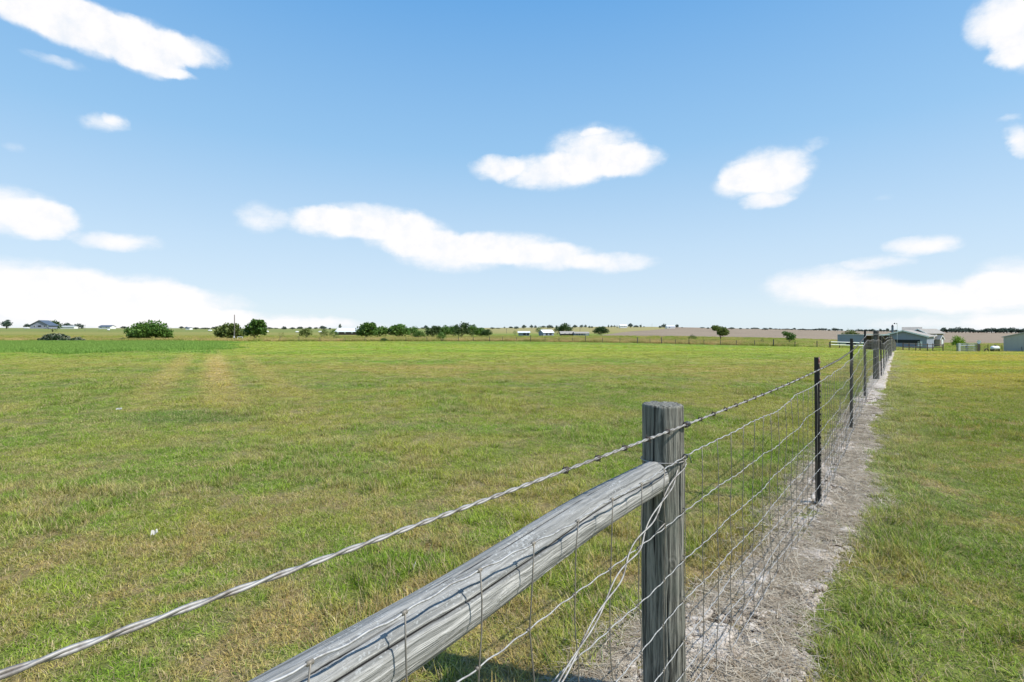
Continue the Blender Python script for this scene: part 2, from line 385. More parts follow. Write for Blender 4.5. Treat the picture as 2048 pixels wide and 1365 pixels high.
def tall_mat(name, c0, c1, c2):
    m_, n, out = new_mat(name); g = n.node('ShaderNodeNewGeometry').outputs['Position']
    a = n.node('ShaderNodeAttribute', attribute_name='tone').outputs['Fac']; hg = n.node('ShaderNodeAttribute', attribute_name='tip').outputs['Fac']
    c = n.mix(a, c0, c1); c = n.mix(n.ss(n.noise(g, .12, 4, .6), .42, .62), c, c2)
    c = n.mix(n.m('MULTIPLY', hg, .15), c, (.4, .42, .15))
    b = n.node('ShaderNodeBsdfPrincipled'); n.link(c, b.inputs['Base Color']); b.inputs['Roughness'].default_value = .7; b.inputs['Specular IOR Level'].default_value = .1
    t = n.node('ShaderNodeBsdfTranslucent'); n.link(c, t.inputs[0]); mx = n.node('ShaderNodeMixShader'); mx.inputs[0].default_value = .3
    n.link(b.outputs[0], mx.inputs[1]); n.link(t.outputs[0], mx.inputs[2]); n.link(mx.outputs[0], out.inputs[0]); return m_
M['lush'] = tall_mat('lush_grass_blade', (.11, .25, .035), (.26, .40, .08), (.21, .34, .06))
M['weed'] = tall_mat('weed_blade', (.24, .26, .05), (.50, .36, .14), (.62, .44, .20))
M['weedg'] = tall_mat('green_weed_blade', (.13, .24, .03), (.32, .38, .05), (.42, .40, .10))
# ground
m_, n, out = new_mat('ground')
g = n.node('ShaderNodeNewGeometry'); P = g.outputs['Position']
c, n3, nf, n2 = field_colour(n, P)
yv = n.xyz(P)[1]
thatch_shade = n.mix(nf, (.09, .075, .035), (.24, .19, .11))  # dead thatch, darkened to put shade between the blades into the colour
c1 = n.mix(n.m('MULTIPLY', n.ss(yv, 26, 12), .55), c, thatch_shade)
ff = n.noise(P, 9, 5, .75); tuft = n.noise(P, 2.2, 4, .7)
c1 = n.mix(n.ss(ff, .35, .75), n.mix(1.0, c1, (.72, .72, .66), 'MULTIPLY'), n.mix(1.0, c1, (1.18, 1.15, 1.1), 'MULTIPLY'))
bmp = n.bump(n.m('ADD', n.m('MULTIPLY', ff, .6), tuft), .9, .12)
pbsdf(n, out, c1, .95, 0, bmp, .1); M['ground'] = m_
# dirt strip
m_, n, out = new_mat('cracked_clay')
P = n.node('ShaderNodeNewGeometry').outputs['Position']
pw = n.vm('ADD', P, n.vm('MULTIPLY', n.noise(P, 14, 3, .6, 0, 1), (.05, .05, .05)))
crack = n.node('ShaderNodeAttribute', attribute_name='crack').outputs['Fac']
ve = n.vor(pw, 32, 'DISTANCE_TO_EDGE')
sv1 = n.noise(P, 3.2, 5, .65); sv2 = n.noise(P, 22, 5, .7); gr = n.noise(P, 160, 3, .7)
c = n.mix(n.ss(sv1, .33, .66), (.62, .565, .50), (.44, .375, .31))
c = n.mix(n.ss(sv2, .45, .75), c, (.38, .30, .22))
c = n.mix(n.m('MULTIPLY', n.ss(gr, .5, .8), .5), c, (.58, .54, .49))
c = n.mix(n.ss(ve, .05, .0, 0, .6), c, (.13, .10, .08))
c = n.mix(n.ss(crack, .12, .6), c, (.085, .065, .05))
pbsdf(n, out, c, .95, 0, n.bump(n.m('ADD', n.m('MULTIPLY', gr, .35), n.m('ADD', sv2, n.ss(ve, .08, 0, 0, -.6))), .8, .008), .1)
M['clay'] = m_
# straw litter
m_, n, out = new_mat('dead_straw')
a = n.node('ShaderNodeAttribute', attribute_name='tone').outputs['Fac']
c = n.mix(a, (.22, .16, .10), (.56, .50, .39))
pbsdf(n, out, c, .8, 0, None, .2); M['straw'] = m_
# wood
def wood(name, base, dark, lich=0.0, green=(.20,.24,.21)):
    m_, n, out = new_mat(name)
    p = n.node('ShaderNodeTexCoord').outputs['Object']
    x, y, z = n.xyz(p)
    warp = n.noise(n.comb(n.m('MULTIPLY', x, 9), n.m('MULTIPLY', y, 9), n.m('MULTIPLY', z, 2.2)), 1.0, 3, .6, 0, 1)
    q = n.vm('ADD', n.comb(n.m('MULTIPLY', x, 95), n.m('MULTIPLY', y, 95), n.m('MULTIPLY', z, 2.0)), n.vm('MULTIPLY', warp, (4, 4, .5)))
    g1 = n.noise(q, 1.0, 5, .65); 
    q2 = n.vm('ADD', n.comb(n.m('MULTIPLY', x, 230), n.m('MULTIPLY', y, 230), n.m('MULTIPLY', z, 7)), n.vm('MULTIPLY', warp, (8, 8, 1)))
    g2 = n.noise(q2, 1.0, 3, .6)
    big = n.noise(p, 6, 4, .6)
    c = n.mix(n.ss(g1, .36, .62), dark, base)
    c = n.mix(n.m('MULTIPLY', n.ss(g2, .5, .72), .6), c, dark)
    c = n.mix(n.m('MULTIPLY', n.ss(big, .45, .7), .5), c, green)
    c = n.mix(n.m('MULTIPLY', n.ss(n.noise(q, .45, 2), .62, .70), .8), c, tuple(v*.35 for v in dark))
    if lich:
        nn = n.node('ShaderNodeNewGeometry').outputs['Normal']; up = n.xyz(nn)[2]
        l1 = n.noise(p, 140, 3, .6, .2); l2 = n.noise(p, 5, 3)
        lm = n.m('MULTIPLY', n.ss(n.m('ADD', l1, n.m('MULTIPLY', n.m('SUBTRACT', l2, .5), .5)), .61, .66), n.ss(up, .1, .75))
        c = n.mix(n.m('MULTIPLY', n.ss(up, .2, .8), .5), c, (.17, .175, .17))  # upward faces greyed down: shade on the rail top put into the colour
        c = n.mix(n.m('MULTIPLY', lm, lich), c, (.46, .475, .46))
    crk = n.node('ShaderNodeAttribute', attribute_name='crack').outputs['Fac']
    c = n.mix(n.ss(crk, .25, .75), c, (.02, .02, .02))
    pbsdf(n, out, c, .85, 0, n.bump(n.m('ADD', g1, n.m('MULTIPLY', g2, .5)), 1.0, .008), .1)
    return m_
M['post'] = wood('weathered_post_wood', (.31, .30, .255), (.075, .075, .064), 0.0, (.17, .185, .15))
M['rail'] = wood('weathered_rail_wood', (.50, .49, .46), (.20, .20, .185), .6, (.33, .325, .30))
M['farpost'] = wood('distant_post_wood', (.13, .115, .10), (.05, .045, .04))
def metal(name, c, rough, met, spots=None, sc_=40, spec=.5):
    m_, n, out = new_mat(name)
    p = n.node('ShaderNodeNewGeometry').outputs['Position']
    v = n.noise(p, sc_, 4, .7)
    k = n.mix(n.ss(v, .4, .7), c, spots or tuple(x*.7 for x in c))
    pbsdf(n, out, k, rough, met, None, spec); return m_
M['galv'] = metal('galvanised_wire', (.40, .40, .39), .6, .35, (.22, .21, .20), 55)
M['galvb'] = metal('galvanised_barbed_wire', (.36, .35, .33), .6, .4, (.17, .15, .13), 28)
M['stay'] = metal('dull_stay_wire', (.19, .175, .15), .6, .3, (.30, .26, .20), 30)
M['barb'] = metal('rusty_barb', (.13, .10, .08), .7, .3, (.07, .05, .04))
M['tpost'] = metal('black_painted_steel', (.022, .022, .022), .5, .2, (.05, .035, .03), 18)
M['tred'] = metal('rusty_steel_tip', (.20, .06, .04), .8, .1, (.50, .38, .35), 35)
M['dull'] = metal('dark_tie_wire', (.12, .13, .14), .5, .5)

# ------------------------------------------------------------------ ground sheet
us = np.concatenate([np.linspace(-5, -1.4, 12)[:-1], np.linspace(-1.4, 1.4, 225), np.linspace(1.4, 5, 12)[1:]])
ys = np.concatenate([[-120, -60, -25, -10, -4], np.arange(0, 25, .5), np.geomspace(25, 400, 90), np.geomspace(415, 6500, 60)])
UU, YY = np.meshgrid(us, ys); XX = UU*np.sqrt(YY**2+16**2)
# keep rows aligned with view rays further out
XX = np.where(YY > 60, UU*YY, XX)
w = np.clip((YY-25)/35, 0, 1); XX = np.where((YY > 0), UU*(np.sqrt(YY**2+16**2)*(1-w)+YY*w), XX)
ZZ = terr(XX, YY)
nr, nc = UU.shape
idx = np.arange(nr*nc).reshape(nr, nc)
Fq = np.stack([idx[:-1, :-1], idx[:-1, 1:], idx[1:, 1:], idx[1:, :-1]], -1).reshape(-1, 4)
gobj = obj('ground', mesh('ground', np.stack([XX, YY, ZZ], -1).reshape(-1, 3), Fq, [M['ground']], smooth=True))
tag(gobj, kind='structure')

# ------------------------------------------------------------------ dirt strip (cracked clay)
tt = np.concatenate([np.arange(.2, 6.5, .0095), np.arange(6.5, 14, .024), np.geomspace(14, 82, 120)])
S = np.linspace(-.62, .92, 150)
TT, SS = np.meshgrid(tt, S, indexing='ij')
kx = np.where(TT < 4.7, 1/.759, 1/.797)
X = xf(TT)+SS*.77; Yp = TT-SS*.64*np.where(TT < 12, 1, 1)     # offset along the fence normal
X = np.where(TT < 4.7, xf(TT)+SS*.759, xf(TT)+SS*.797); Yp = np.where(TT < 4.7, TT-SS*.652, TT-SS*.604)
l, r = strip_edges(tt); l = l[:, None]; r = r[:, None]
jit = (fbm(X*9, Yp*9, 31, 3)-.5)*.12*(TT < 12)
e = np.minimum(SS-(l+jit), (r+jit)-SS)
# cracks: voronoi borders on jittered cells
def cracks(X, Y, s, seed):
    wx = X*s+(fbm(X*s*.9, Y*s*.9, seed+1, 3)-.5)*1.3; wy = Y*s+(fbm(X*s*.9, Y*s*.9, seed+2, 3)-.5)*1.3
    xi = np.floor(wx).astype(int); yi = np.floor(wy).astype(int)
    d1 = np.full(X.shape, 9.); d2 = np.full(X.shape, 9.); hid = np.zeros(X.shape)
    for a in (-1, 0, 1):
        for b in (-1, 0, 1):
            cx = xi+a; cy = yi+b
            jx = _perm[(cx*7+seed) % 512, (cy*3) % 512]; jy = _perm[(cx*5) % 512, (cy*11+seed) % 512]
            d = np.hypot(cx+jx-wx, cy+jy-wy)
            nw = d < d1
            d2 = np.where(nw, d1, np.minimum(d2, d)); hid = np.where(nw, jx, hid); d1 = np.where(nw, d, d1)
    return d2-d1, hid
ce, hid = cracks(X, Yp, 9.0, 3); ce2, hid2 = cracks(X, Yp, 21.0, 8)
cr = np.clip(1.15-ce/.15, 0, 1)*np.clip((fbm(X*3, Yp*3, 12, 3)-.30)*6, 0, 1); cr2 = np.clip(1.1-ce2/.2, 0, 1)*np.clip((fbm(X*4, Yp*4, 9, 3)-.42)*6, 0, 1)
CR = np.maximum(cr, cr2*.75)*(TT < 14)
plate = (hid-.5)*.022+(hid2-.5)*.010
Zs = terr(X, Yp)+.012+(fbm(X*5, Yp*5, 15, 4)-.5)*.035+plate*(TT < 14)-CR*.018-np.clip(-e/.05, 0, 3)*.03
Zs = np.where(TT < 14, Zs, terr(X, Yp)+.03-np.clip(-e/.05, 0, 3)*.05)
nr, nc = TT.shape; idx = np.arange(nr*nc).reshape(nr, nc)
Fq = np.stack([idx[:-1, :-1], idx[1:, :-1], idx[1:, 1:], idx[:-1, 1:]], -1).reshape(-1, 4)
keep = (e.reshape(-1)[Fq].max(1) > -.06); Fq = Fq[keep]
do = obj('dirt_strip', mesh('dirt_strip', np.stack([X, Yp, Zs], -1).reshape(-1, 3), Fq, [M['clay']], smooth=True, attr={'crack': CR.ravel()}))
tag(do, kind='structure')

# ------------------------------------------------------------------ grass
def blades(nb, rad, h0, h1, wd, lean, seed, flat=0., segs=3):
    r = np.random.default_rng(seed); V = []; Fc = []; tone = []; tip = []; k = 0
    for i in range(nb):
        a = r.random()*2*math.pi; rr_ = rad*math.sqrt(r.random()); bx, by = rr_*math.cos(a), rr_*math.sin(a)
        h = r.uniform(h0, h1); d = r.random()*2*math.pi; ln = lean*r.uniform(.25, 1.3); w_ = wd*r.uniform(.6, 1.3); t = r.random()
        if r.random() < flat: ln = 2.2; h *= .8
        cur = r.uniform(-.5, .5)
        px_, py_ = -math.sin(d), math.cos(d)
        for s in range(segs+1):
            f = s/segs; dd = d+cur*f
            ho = h*ln*f**1.6; up = h*f*math.sqrt(max(.02, 1-min(.97, (ln*f*.45)**2)))
            cx, cy = bx+math.cos(dd)*ho, by+math.sin(dd)*ho
            ww = w_*(1-f**1.5)*.5+.0002
            V += [(cx-px_*ww, cy-py_*ww, up-.006), (cx+px_*ww, cy+py_*ww, up-.006)]; tone += [t, t]; tip += [f, f]
            if s: Fc.append((k+2*s-2, k+2*s-1, k+2*s+1, k+2*s))
        k += 2*(segs+1)
    return V, Fc, tone, tip
def clump(name, nb, rad, h0, h1, wd, lean, seed, mat, flat=0., segs=3):
    V, Fc, tone, tip = blades(nb, rad, h0, h1, wd, lean, seed, flat, segs)
    me = mesh(name, V, np.array(Fc), [mat], attr={'tone': tone, 'tip': tip})
    return bpy.data.objects.new(name, me)
def scatter(name, pts, rot, scl, protos, pick, label):
    me = bpy.data.meshes.new(name); me.vertices.add(len(pts)); me.vertices.foreach_set('co', np.asarray(pts, np.float32).ravel())
    for k, ty, d in (('rot', 'FLOAT_VECTOR', rot), ('scl', 'FLOAT_VECTOR', scl)):
        a = me.attributes.new(k, ty, 'POINT'); a.data.foreach_set('vector', np.asarray(d, np.float32).ravel())
    a = me.attributes.new('pick', 'INT', 'POINT'); a.data.foreach_set('value', np.asarray(pick, np.int32))
    o = obj(name, me)
    gt = bpy.data.node_groups.new(name+'_nodes', 'GeometryNodeTree')
    gt.interface.new_socket('Geometry', in_out='INPUT', socket_type='NodeSocketGeometry')
    gt.interface.new_socket('Geometry', in_out='OUTPUT', socket_type='NodeSocketGeometry')
    N = gt.nodes; L = gt.links
    gi = N.new('NodeGroupInput'); go = N.new('NodeGroupOutput'); jn = N.new('GeometryNodeJoinGeometry')
    m2p = N.new('GeometryNodeMeshToPoints'); L.new(gi.outputs[0], m2p.inputs[0])
    g2i = N.new('GeometryNodeGeometryToInstance')
    for p_ in protos:
        oi = N.new('GeometryNodeObjectInfo'); oi.inputs['Object'].default_value = p_; oi.inputs['As Instance'].default_value = False
        L.new(oi.outputs['Geometry'], g2i.inputs[0])
    def na(nm, dt):
        q = N.new('GeometryNodeInputNamedAttribute'); q.data_type = dt; q.inputs[0].default_value = nm; return q.outputs['Attribute']
    # one branch per prototype, selected by the 'pick' attribute
    pk = na('pick', 'INT'); ro = na('rot', 'FLOAT_VECTOR'); sl = na('scl', 'FLOAT_VECTOR')
    N.remove(g2i)
    for i, p_ in enumerate(protos):
        oi = N.new('GeometryNodeObjectInfo'); oi.inputs['Object'].default_value = p_; oi.inputs['As Instance'].default_value = True
        cmp_ = N.new('FunctionNodeCompare'); cmp_.data_type = 'INT'; cmp_.operation = 'EQUAL'
        ii = [s for s in cmp_.inputs if s.type == 'INT']; L.new(pk, ii[0]); ii[1].default_value = i
        ip = N.new('GeometryNodeInstanceOnPoints'); L.new(m2p.outputs[0], ip.inputs['Points']); L.new(cmp_.outputs[0], ip.inputs['Selection'])
        L.new(oi.outputs['Geometry'], ip.inputs['Instance']); 
        L.new(ro, ip.inputs['Rotation']); L.new(sl, ip.inputs['Scale'])
        L.new(ip.outputs[0], jn.inputs[0])
    for nd in [q for q in N if q.bl_idname == 'GeometryNodeObjectInfo' and not q.outputs['Geometry'].links]: N.remove(nd)
    L.new(jn.outputs[0], go.inputs[0])
    md = o.modifiers.new('scatter', 'NODES'); md.node_group = gt
    tag(o, label, 'grass', kind='stuff')
    return o
G = M['grass']
prot = [clump('g%d' % i, 58, .085, .014, .040, .0036, 1.5, 100+i, G, .45) for i in range(6)]
prot += [clump('gt%d' % i, 38, .07, .035, .085, .0046, 1.1, 150+i, G, .2) for i in range(3)]
def sample(y0, y1, dens, umax=1.22, pad=.7):
    n_ = int(dens*((y1**2-y0**2)*umax+2*pad*(y1-y0)))
    yv_ = np.sqrt(rng.random(n_*1)*(y1**2-y0**2)+y0**2); xv = (rng.random(n_)*2-1)*(umax*yv_+pad)
    return xv, yv_
def off_strip(x, y, tol=.0):
    s_ = sdist(x, y); s_ = np.where(y < 4.7, s_, s_)
    tp = y+s_*.63; l_, r_ = strip_edges(tp)
    l_ = l_+tol; r_ = r_-tol
    return (s_ < l_) | (s_ > r_)
xs, ysx, ss_, hs_ = [], [], [], []
for y0, y1, dn, sxy, shh in ((1.2, 4.5, 360, .95, 1.0), (4.5, 8, 250, 1.0, 1.0), (8, 14, 130, 1.3, 1.15), (14, 24, 50, 1.9, 1.15), (24, 42, 17, 2.8, 1.3), (42, 98, 4.0, 5, 1.7)):
    x, y = sample(y0, y1, dn); k = off_strip(x, y, -.02+.05*rng.random(len(x)))
    xs.append(x[k]); ysx.append(y[k]); ss_.append(np.full(k.sum(), sxy)); hs_.append(np.full(k.sum(), shh))
x = np.concatenate(xs); y = np.concatenate(ysx); sx = np.concatenate(ss_); sh = np.concatenate(hs_)
thin = fbm(x*1.6, y*1.6, 40, 3)
k = (rng.random(len(x)) < np.clip(.5+1.6*(thin-.2), .35, 1)) & (y < 101-18*np.clip(x/np.maximum(y, 1)/.57, 0, 1))
x, y, sx, sh, thin = x[k], y[k], sx[k], sh[k], thin[k]
s_ = sdist(x, y); tuf = (np.abs(s_-.6) < .22) | (np.abs(s_+.42) < .22) | (fbm(x*.9, y*.9, 44, 3) > .60)
pick = rng.integers(0, 6, len(x)); pick = np.where(tuf & (rng.random(len(x)) < .4) & (y < 16), rng.integers(6, 9, len(x)), pick)
n_ = len(x); v_ = rng.uniform(.75, 1.35, n_)*np.clip(.65+.8*thin, .7, 1.3)
gscl = np.stack([sx*rng.uniform(.85, 1.2, n_), sx*rng.uniform(.85, 1.2, n_), sh*v_], -1)
grot = np.stack([rng.normal(0, .08, n_), rng.normal(0, .08, n_), rng.random(n_)*6.283], -1)
scatter('mown_grass', np.stack([x, y, terr(x, y)], -1), grot, gscl, prot, pick, 'short mown green and straw coloured grass covering the field and lawn')
# lush uncut grass at far left
px_ = clump('lush0', 60, .3, .08, .24, .018, .5, 201, M['lush'], .0, 2); px2 = clump('lush1', 60, .3, .10, .28, .016, .6, 202, M['lush'], .0, 2)
n_ = 26000; y = np.sqrt(rng.random(n_)*(98**2-34**2)+34**2); u = rng.uniform(-1.3, -.50, n_)
k = (rng.random(n_) < np.clip((-.54-u+.14*(fbm(y*.12, u*9, 50, 2)-.5))/.16, 0, 1)) & (rng.random(n_) < np.clip((y-34-14*(fbm(u*14, y*.1, 51, 3)-.5))/9, 0, 1)); u = u[k]; y = y[k]; x = u*y; n_ = len(x)
scatter('lush_grass', np.stack([x, y, terr(x, y)], -1), np.stack([0*x, 0*x, rng.random(n_)*6.28], -1),
        np.stack([np.full(n_, 1.6), np.full(n_, 1.6), rng.uniform(.7, 1.3, n_)], -1), [px_, px2], rng.integers(0, 2, n_), 'tall bright green uncut grass at the left of the field')
# pasture weeds beyond the cross fence
w0 = clump('weed0', 70, .5, .35, 1.0, .03, .35, 301, M['weed'], .0, 2); w1 = clump('weed1', 60, .5, .25, .8, .04, .5, 302, M['weedg'], .0, 2)
n_ = 42000; u = rng.uniform(-1.25, 1.25, n_); ye = 102-18*np.clip(u/.57, 0, 1); y = ye+170*rng.random(n_)**1.5; x = u*y
k = (fbm(x*.06, y*.06, 61, 3) > .36) & ~((u > .56) & (y < 150) & (rng.random(n_) < .75)); x = x[k]; y = y[k]; n_ = len(x)
hsc = rng.uniform(.4, 1.0, n_)*np.where(x/y > .55, .45, .8)
scatter('pasture_weeds', np.stack([x, y, terr(x, y)], -1), np.stack([0*x, 0*x, rng.random(n_)*6.28], -1),
        np.stack([np.full(n_, 1.8), np.full(n_, 1.8), hsc], -1), [w0, w1], np.where(rng.random(n_) < np.where((x/y > .45) | (y > 150), .8, np.where(x/y < -.05, .5, .22)), 1, 0), 'rough yellowish pasture grass and weeds beyond the cross fence')
# straw litter on the bare strip
st = [clump('st%d' % i, 26, .10, .03, .10, .0034, 2.0, 400+i, M['straw'], 1.0) for i in range(5)]
n_ = 1500; t = rng.random(n_)**1.1*26+1.6; s1 = rng.uniform(-.38, .52, n_)
t2 = rng.random(1500)**1.2*9+1.6; l_, r_ = strip_edges(t2); s2 = np.where(rng.random(1500) < .6, r_+rng.normal(-.14, .06, 1500), l_+rng.normal(.05, .07, 1500))
t = np.concatenate([t, t2]); s1 = np.concatenate([s1, s2]); kk = fbm(t*2.2, s1*3, 70, 3) > np.where(t < 6, .54, .47); kk[1500:] = True
t = t[kk]; s1 = s1[kk]; x = xf(t)+s1*.77; y = t-s1*.63; n_ = len(t)
scatter('dead_straw', np.stack([x, y, terr(x, y)+.022], -1), np.stack([rng.normal(0, .1, n_), rng.normal(0, .1, n_), rng.random(n_)*6.28], -1),
        np.stack([rng.uniform(.7, 1.3, n_), rng.uniform(.7, 1.3, n_), np.full(n_, .22)], -1), st, rng.integers(0, 5, n_), 'dead bleached straw lying on the bare clay under the fence')

# ------------------------------------------------------------------ wire fence
fence = empty('wire_fence', (.63, 2.13, 0))
tag(fence, 'woven wire livestock fence with one barbed strand on round wooden and black steel posts', 'fence')
FO = np.array([.63, 2.13, 0.])
def fpart(o):                                 # parent to the fence, keep world place
    o.parent = fence; o.location = Vector(o.location)-Vector(FO); return o
stations = [ # Y, X, ztop barbed, ztop mesh, kind, post top z
 (-.10, -1.24, 1.235, 1.05, 'wood', 1.27),
 (2.13, .63, 1.215, 1.076, 'wood', 1.29),
 (4.68, 2.82, 1.26, 1.136, 't', 1.35),
 (8.27, 5.50, 1.30, 1.164, 't', 1.46),
 (12.2, 8.43, 1.50, 1.34, 't', 1.60),
 (16.4, 11.66, 1.47, 1.27, 'wood', 1.57),
 (17.6, 12.72, 1.36, 1.12, 't', 1.40)]
yy_ = 21.0
while yy_ < 80:
    stations.append((yy_, 2.82+.757*(yy_-4.68)+.1, 1.22, 1.08, 'wood' if len(stations) % 5 == 0 else 't', 1.32)); yy_ += 4.1
sY = np.array([s[0] for s in stations]); sX = np.array([s[1] for s in stations])
zb = np.array([s[2] for s in stations]); zm = np.array([s[3] for s in stations])
seg = np.hypot(np.diff(sX), np.diff(sY)); cum = np.concatenate([[0], np.cumsum(seg)])
nrm = np.array([.765, -.644])
offs = np.array([.092 if s[4] == 'wood' and i < 2 else (.09 if s[4] == 'wood' else .03) for i, s in enumerate(stations)])
def wpos(L, frac, k=0, amp=1.0, barbed=False):
    """point on the wire plane at arc length L; frac 1 = top of the mesh"""
    L = np.asarray(L, float)
    X_ = np.interp(L, cum, sX); Y_ = np.interp(L, cum, sY); o_ = np.interp(L, cum, offs)
    g_ = terr(X_, Y_)
    i = np.clip(np.searchsorted(cum, L)-1, 0, len(seg)-1); t = (L-cum[i])/seg[i]; pin = np.sin(np.pi*np.clip(t, 0, 1))
    if barbed: z_ = np.interp(L, cum, zb)-.014*pin*np.minimum(seg[i]/4, 1)+g_
    else:
        z_ = np.interp(L, cum, zm)*frac-.012*pin+amp*pin**.5*((fbm(L*1.6, L*0+k*3.3, 80, 3)-.5)*.075)+g_+.012
    lat = amp*pin**.5*(fbm(L*1.3, L*0+k*2.1+50, 90, 2)-.5)*.05 if not barbed else 0
    return np.stack([X_+nrm[0]*(o_+lat), Y_+nrm[1]*(o_+lat), z_], -1)
FR = [1.0, .795, .615, .462, .315, .195, .095, .018]
Lmax = cum[-1]
# posts
def knots(A, Z, seed):
    r = np.random.default_rng(seed); k = np.zeros_like(A)
    for i in range(7):
        a, z_, s_ = r.uniform(0, 6.28), r.uniform(Z.min(), Z.max()), r.uniform(.12, .26)
        d = np.hypot(((A-a+math.pi) % (2*math.pi)-math.pi)/s_, (Z-z_)/(s_*.13))
        k += .035*np.exp(-d**2)-.05*np.exp(-((d-.9)/.22)**2)*.6-.05*np.exp(-(d/.25)**2)
    return k
def wood_cyl(h, r0, r1, seed, ns=96, nz=150, z0=-.3, splits=(), top=.006):
    th = np.arange(ns)/ns*2*math.pi; zz = np.linspace(z0, h, nz); A, Z = np.meshgrid(th, zz)
    cx, cy = np.cos(A), np.sin(A); f = (Z-z0)/(h-z0)
    r = r0+(r1-r0)*f
    rr_ = 1+.05*(fbm(cx*1.5+7, Z*1.1+cy*1.5, seed, 3)-.5)+.05*(fbm(cx*7+9, cy*7+Z*.7, seed+2, 3)-.5)+.02*(fbm(cx*22+9, cy*22+Z*1.5, seed+5, 2)-.5)
    crk = np.zeros_like(A)
    for a0, za, zb_, wd, dp in splits:
        c_ = a0+.05*np.sin(Z*7+a0)+.12*(fbm(Z*3, Z*0+a0, seed+9, 3)-.5)
        d = np.abs((A-c_+math.pi) % (2*math.pi)-math.pi)
        env = np.clip((Z-za)/.12, 0, 1)*np.clip((zb_-Z)/.12, 0, 1)
        g_ = np.exp(-(d/wd)**2)*env; crk = np.maximum(crk, g_); rr_ = rr_-g_*dp
    rr_ = rr_+knots(A, Z, seed)
    r = r*rr_
    r[-1] *= .985
    bend = .007*np.sin(Z*2.1+seed)+.004*np.sin(Z*5.3+seed)
    V = np.stack([r*cx+bend, r*cy+bend*.6, Z], -1).reshape(-1, 3)
    V[-ns:, 2] += (fbm(V[-ns:, 0]*30+5, V[-ns:, 1]*30+5, seed+3, 3)-.5)*top
    rings = [V]; k = ns*nz; idx = np.arange(ns*nz).reshape(nz, ns)
    Fc = np.stack([idx[:-1], np.roll(idx[:-1], -1, 1), np.roll(idx[1:], -1, 1), idx[1:]], -1).reshape(-1, 4)
    prev = idx[-1]; Fl = [Fc]
    for q, f_ in enumerate((.93, .75, .5, .25, .04)):
        nv = V[-ns:].copy(); nv[:, :2] *= f_; nv[:, 2] = h+.003+(fbm(nv[:, 0]*60+5, nv[:, 1]*60+5, seed+4, 3)-.5)*top*1.6
        rings.append(nv); cur = np.arange(ns)+k; k += ns
        Fl.append(np.stack([prev, np.roll(prev, -1), np.roll(cur, -1), cur], -1)); prev = cur
    V = np.concatenate(rings); ck = np.zeros(len(V)); ck[:ns*nz] = crk.ravel()
    return V, np.concatenate(Fl), ck
for i, (Y_, X_, b_, m2, kind, top) in enumerate(stations):
    g_ = Tz(X_, Y_)
    if kind == 'wood':
        if i < 2:
            V, Fc, ck = wood_cyl(top, .088, .082, 20+i, 128, 260, -.3, [(R(-52), .1, 1.27, .028, .10), (R(-130), .5, 1.29, .022, .07), (R(-95), .05, .7, .020, .06), (R(-20), .7, 1.2, .02, .06), (R(200), .2, 1.2, .03, .08)])
        else:
            V, Fc, ck = wood_cyl(top, .085, .078, 20+i, 20, 24)
        o = obj('wooden_post', mesh('wooden_post', V, Fc, [M['post'] if i < 2 else M['farpost']], smooth=True, attr={'crack': ck}), None, (X_, Y_, g_))
        fpart(o)
        if i == 1: o['label'] = 'thick grey weathered round wooden post nearest the camera'
    else:
        mb = MB(); w_ = .021
        mb.box(-w_, w_, -.002, .003, -.3, top-.0); mb.box(-.0025, .0025, .003, .040, -.3, top)
        k = .08
        tipb = MB()
        while k < top-.02:
            tgt = tipb if (k > top-.28 and i == 2) else mb
            tgt.box(-.007, .007, -.010, -.002, k, k+.017); k += .053
        rz = math.atan2(nrm[1], nrm[0])+math.pi/2
        o = mb.build('steel_post', M['tpost'], None, loc=(X_, Y_, g_), rot=(R(random.uniform(-1, 1)), R(random.uniform(-1, 1)), rz)); fpart(o)
        if tipb.n:
            tp = MB(); tp.box(-w_-.001, w_+.001, -.0025, .0035, top-.06, top+.001); q = tp.build('post_tip', M['tred'], o)
            TV = np.concatenate(tipb.V)
            for a_ in range(0, len(TV), 8):
                sb = MB(); sb.add(TV[a_:a_+8], tipb.F[:6]); sb.build('stud', M['tred'], o)
            q; o['label'] = 'black steel T post with a rusty tip nearest the camera'
# rail (horizontal brace) between the two near wooden posts
A_ = np.array([.575, 2.065, 1.006]); d0 = np.array([-.84, -1, -.0620]); d0 /= np.linalg.norm(d0)
B_ = A_+d0*2.55
V, Fc, ck = wood_cyl(2.55, .0755, .0625, 41, 128, 420, 0, [(R(a_), z1_, z2_, w1_, d1_) for a_, z1_, z2_, w1_, d1_ in ((150, .7, 2.5, .035, .13), (120, .25, 1.35, .03, .10), (185, .1, .8, .025, .07), (95, 1.3, 2.3, .022, .07), (40, .4, 2.0, .02, .06), (215, 1.0, 2.2, .03, .1), (250, .8, 1.9, .03, .1), (285, 1.2, 2.45, .025, .08), (320, .9, 1.7, .03, .09), (10, 1.4, 2.4, .02, .06))], .004)
# local +Z runs from B (behind) to A (post)
o = obj('brace_rail', mesh('brace_rail', V, Fc, [M['rail']], smooth=True, attr={'crack': ck}))
o.rotation_mode = 'QUATERNION'; o.rotation_quaternion = Vector(tuple(-d0)).to_track_quat('Z', 'Y'); o.location = tuple(B_)
fpart(o); o['label'] = 'pale grey lichen speckled round rail running to the nearest wooden post'
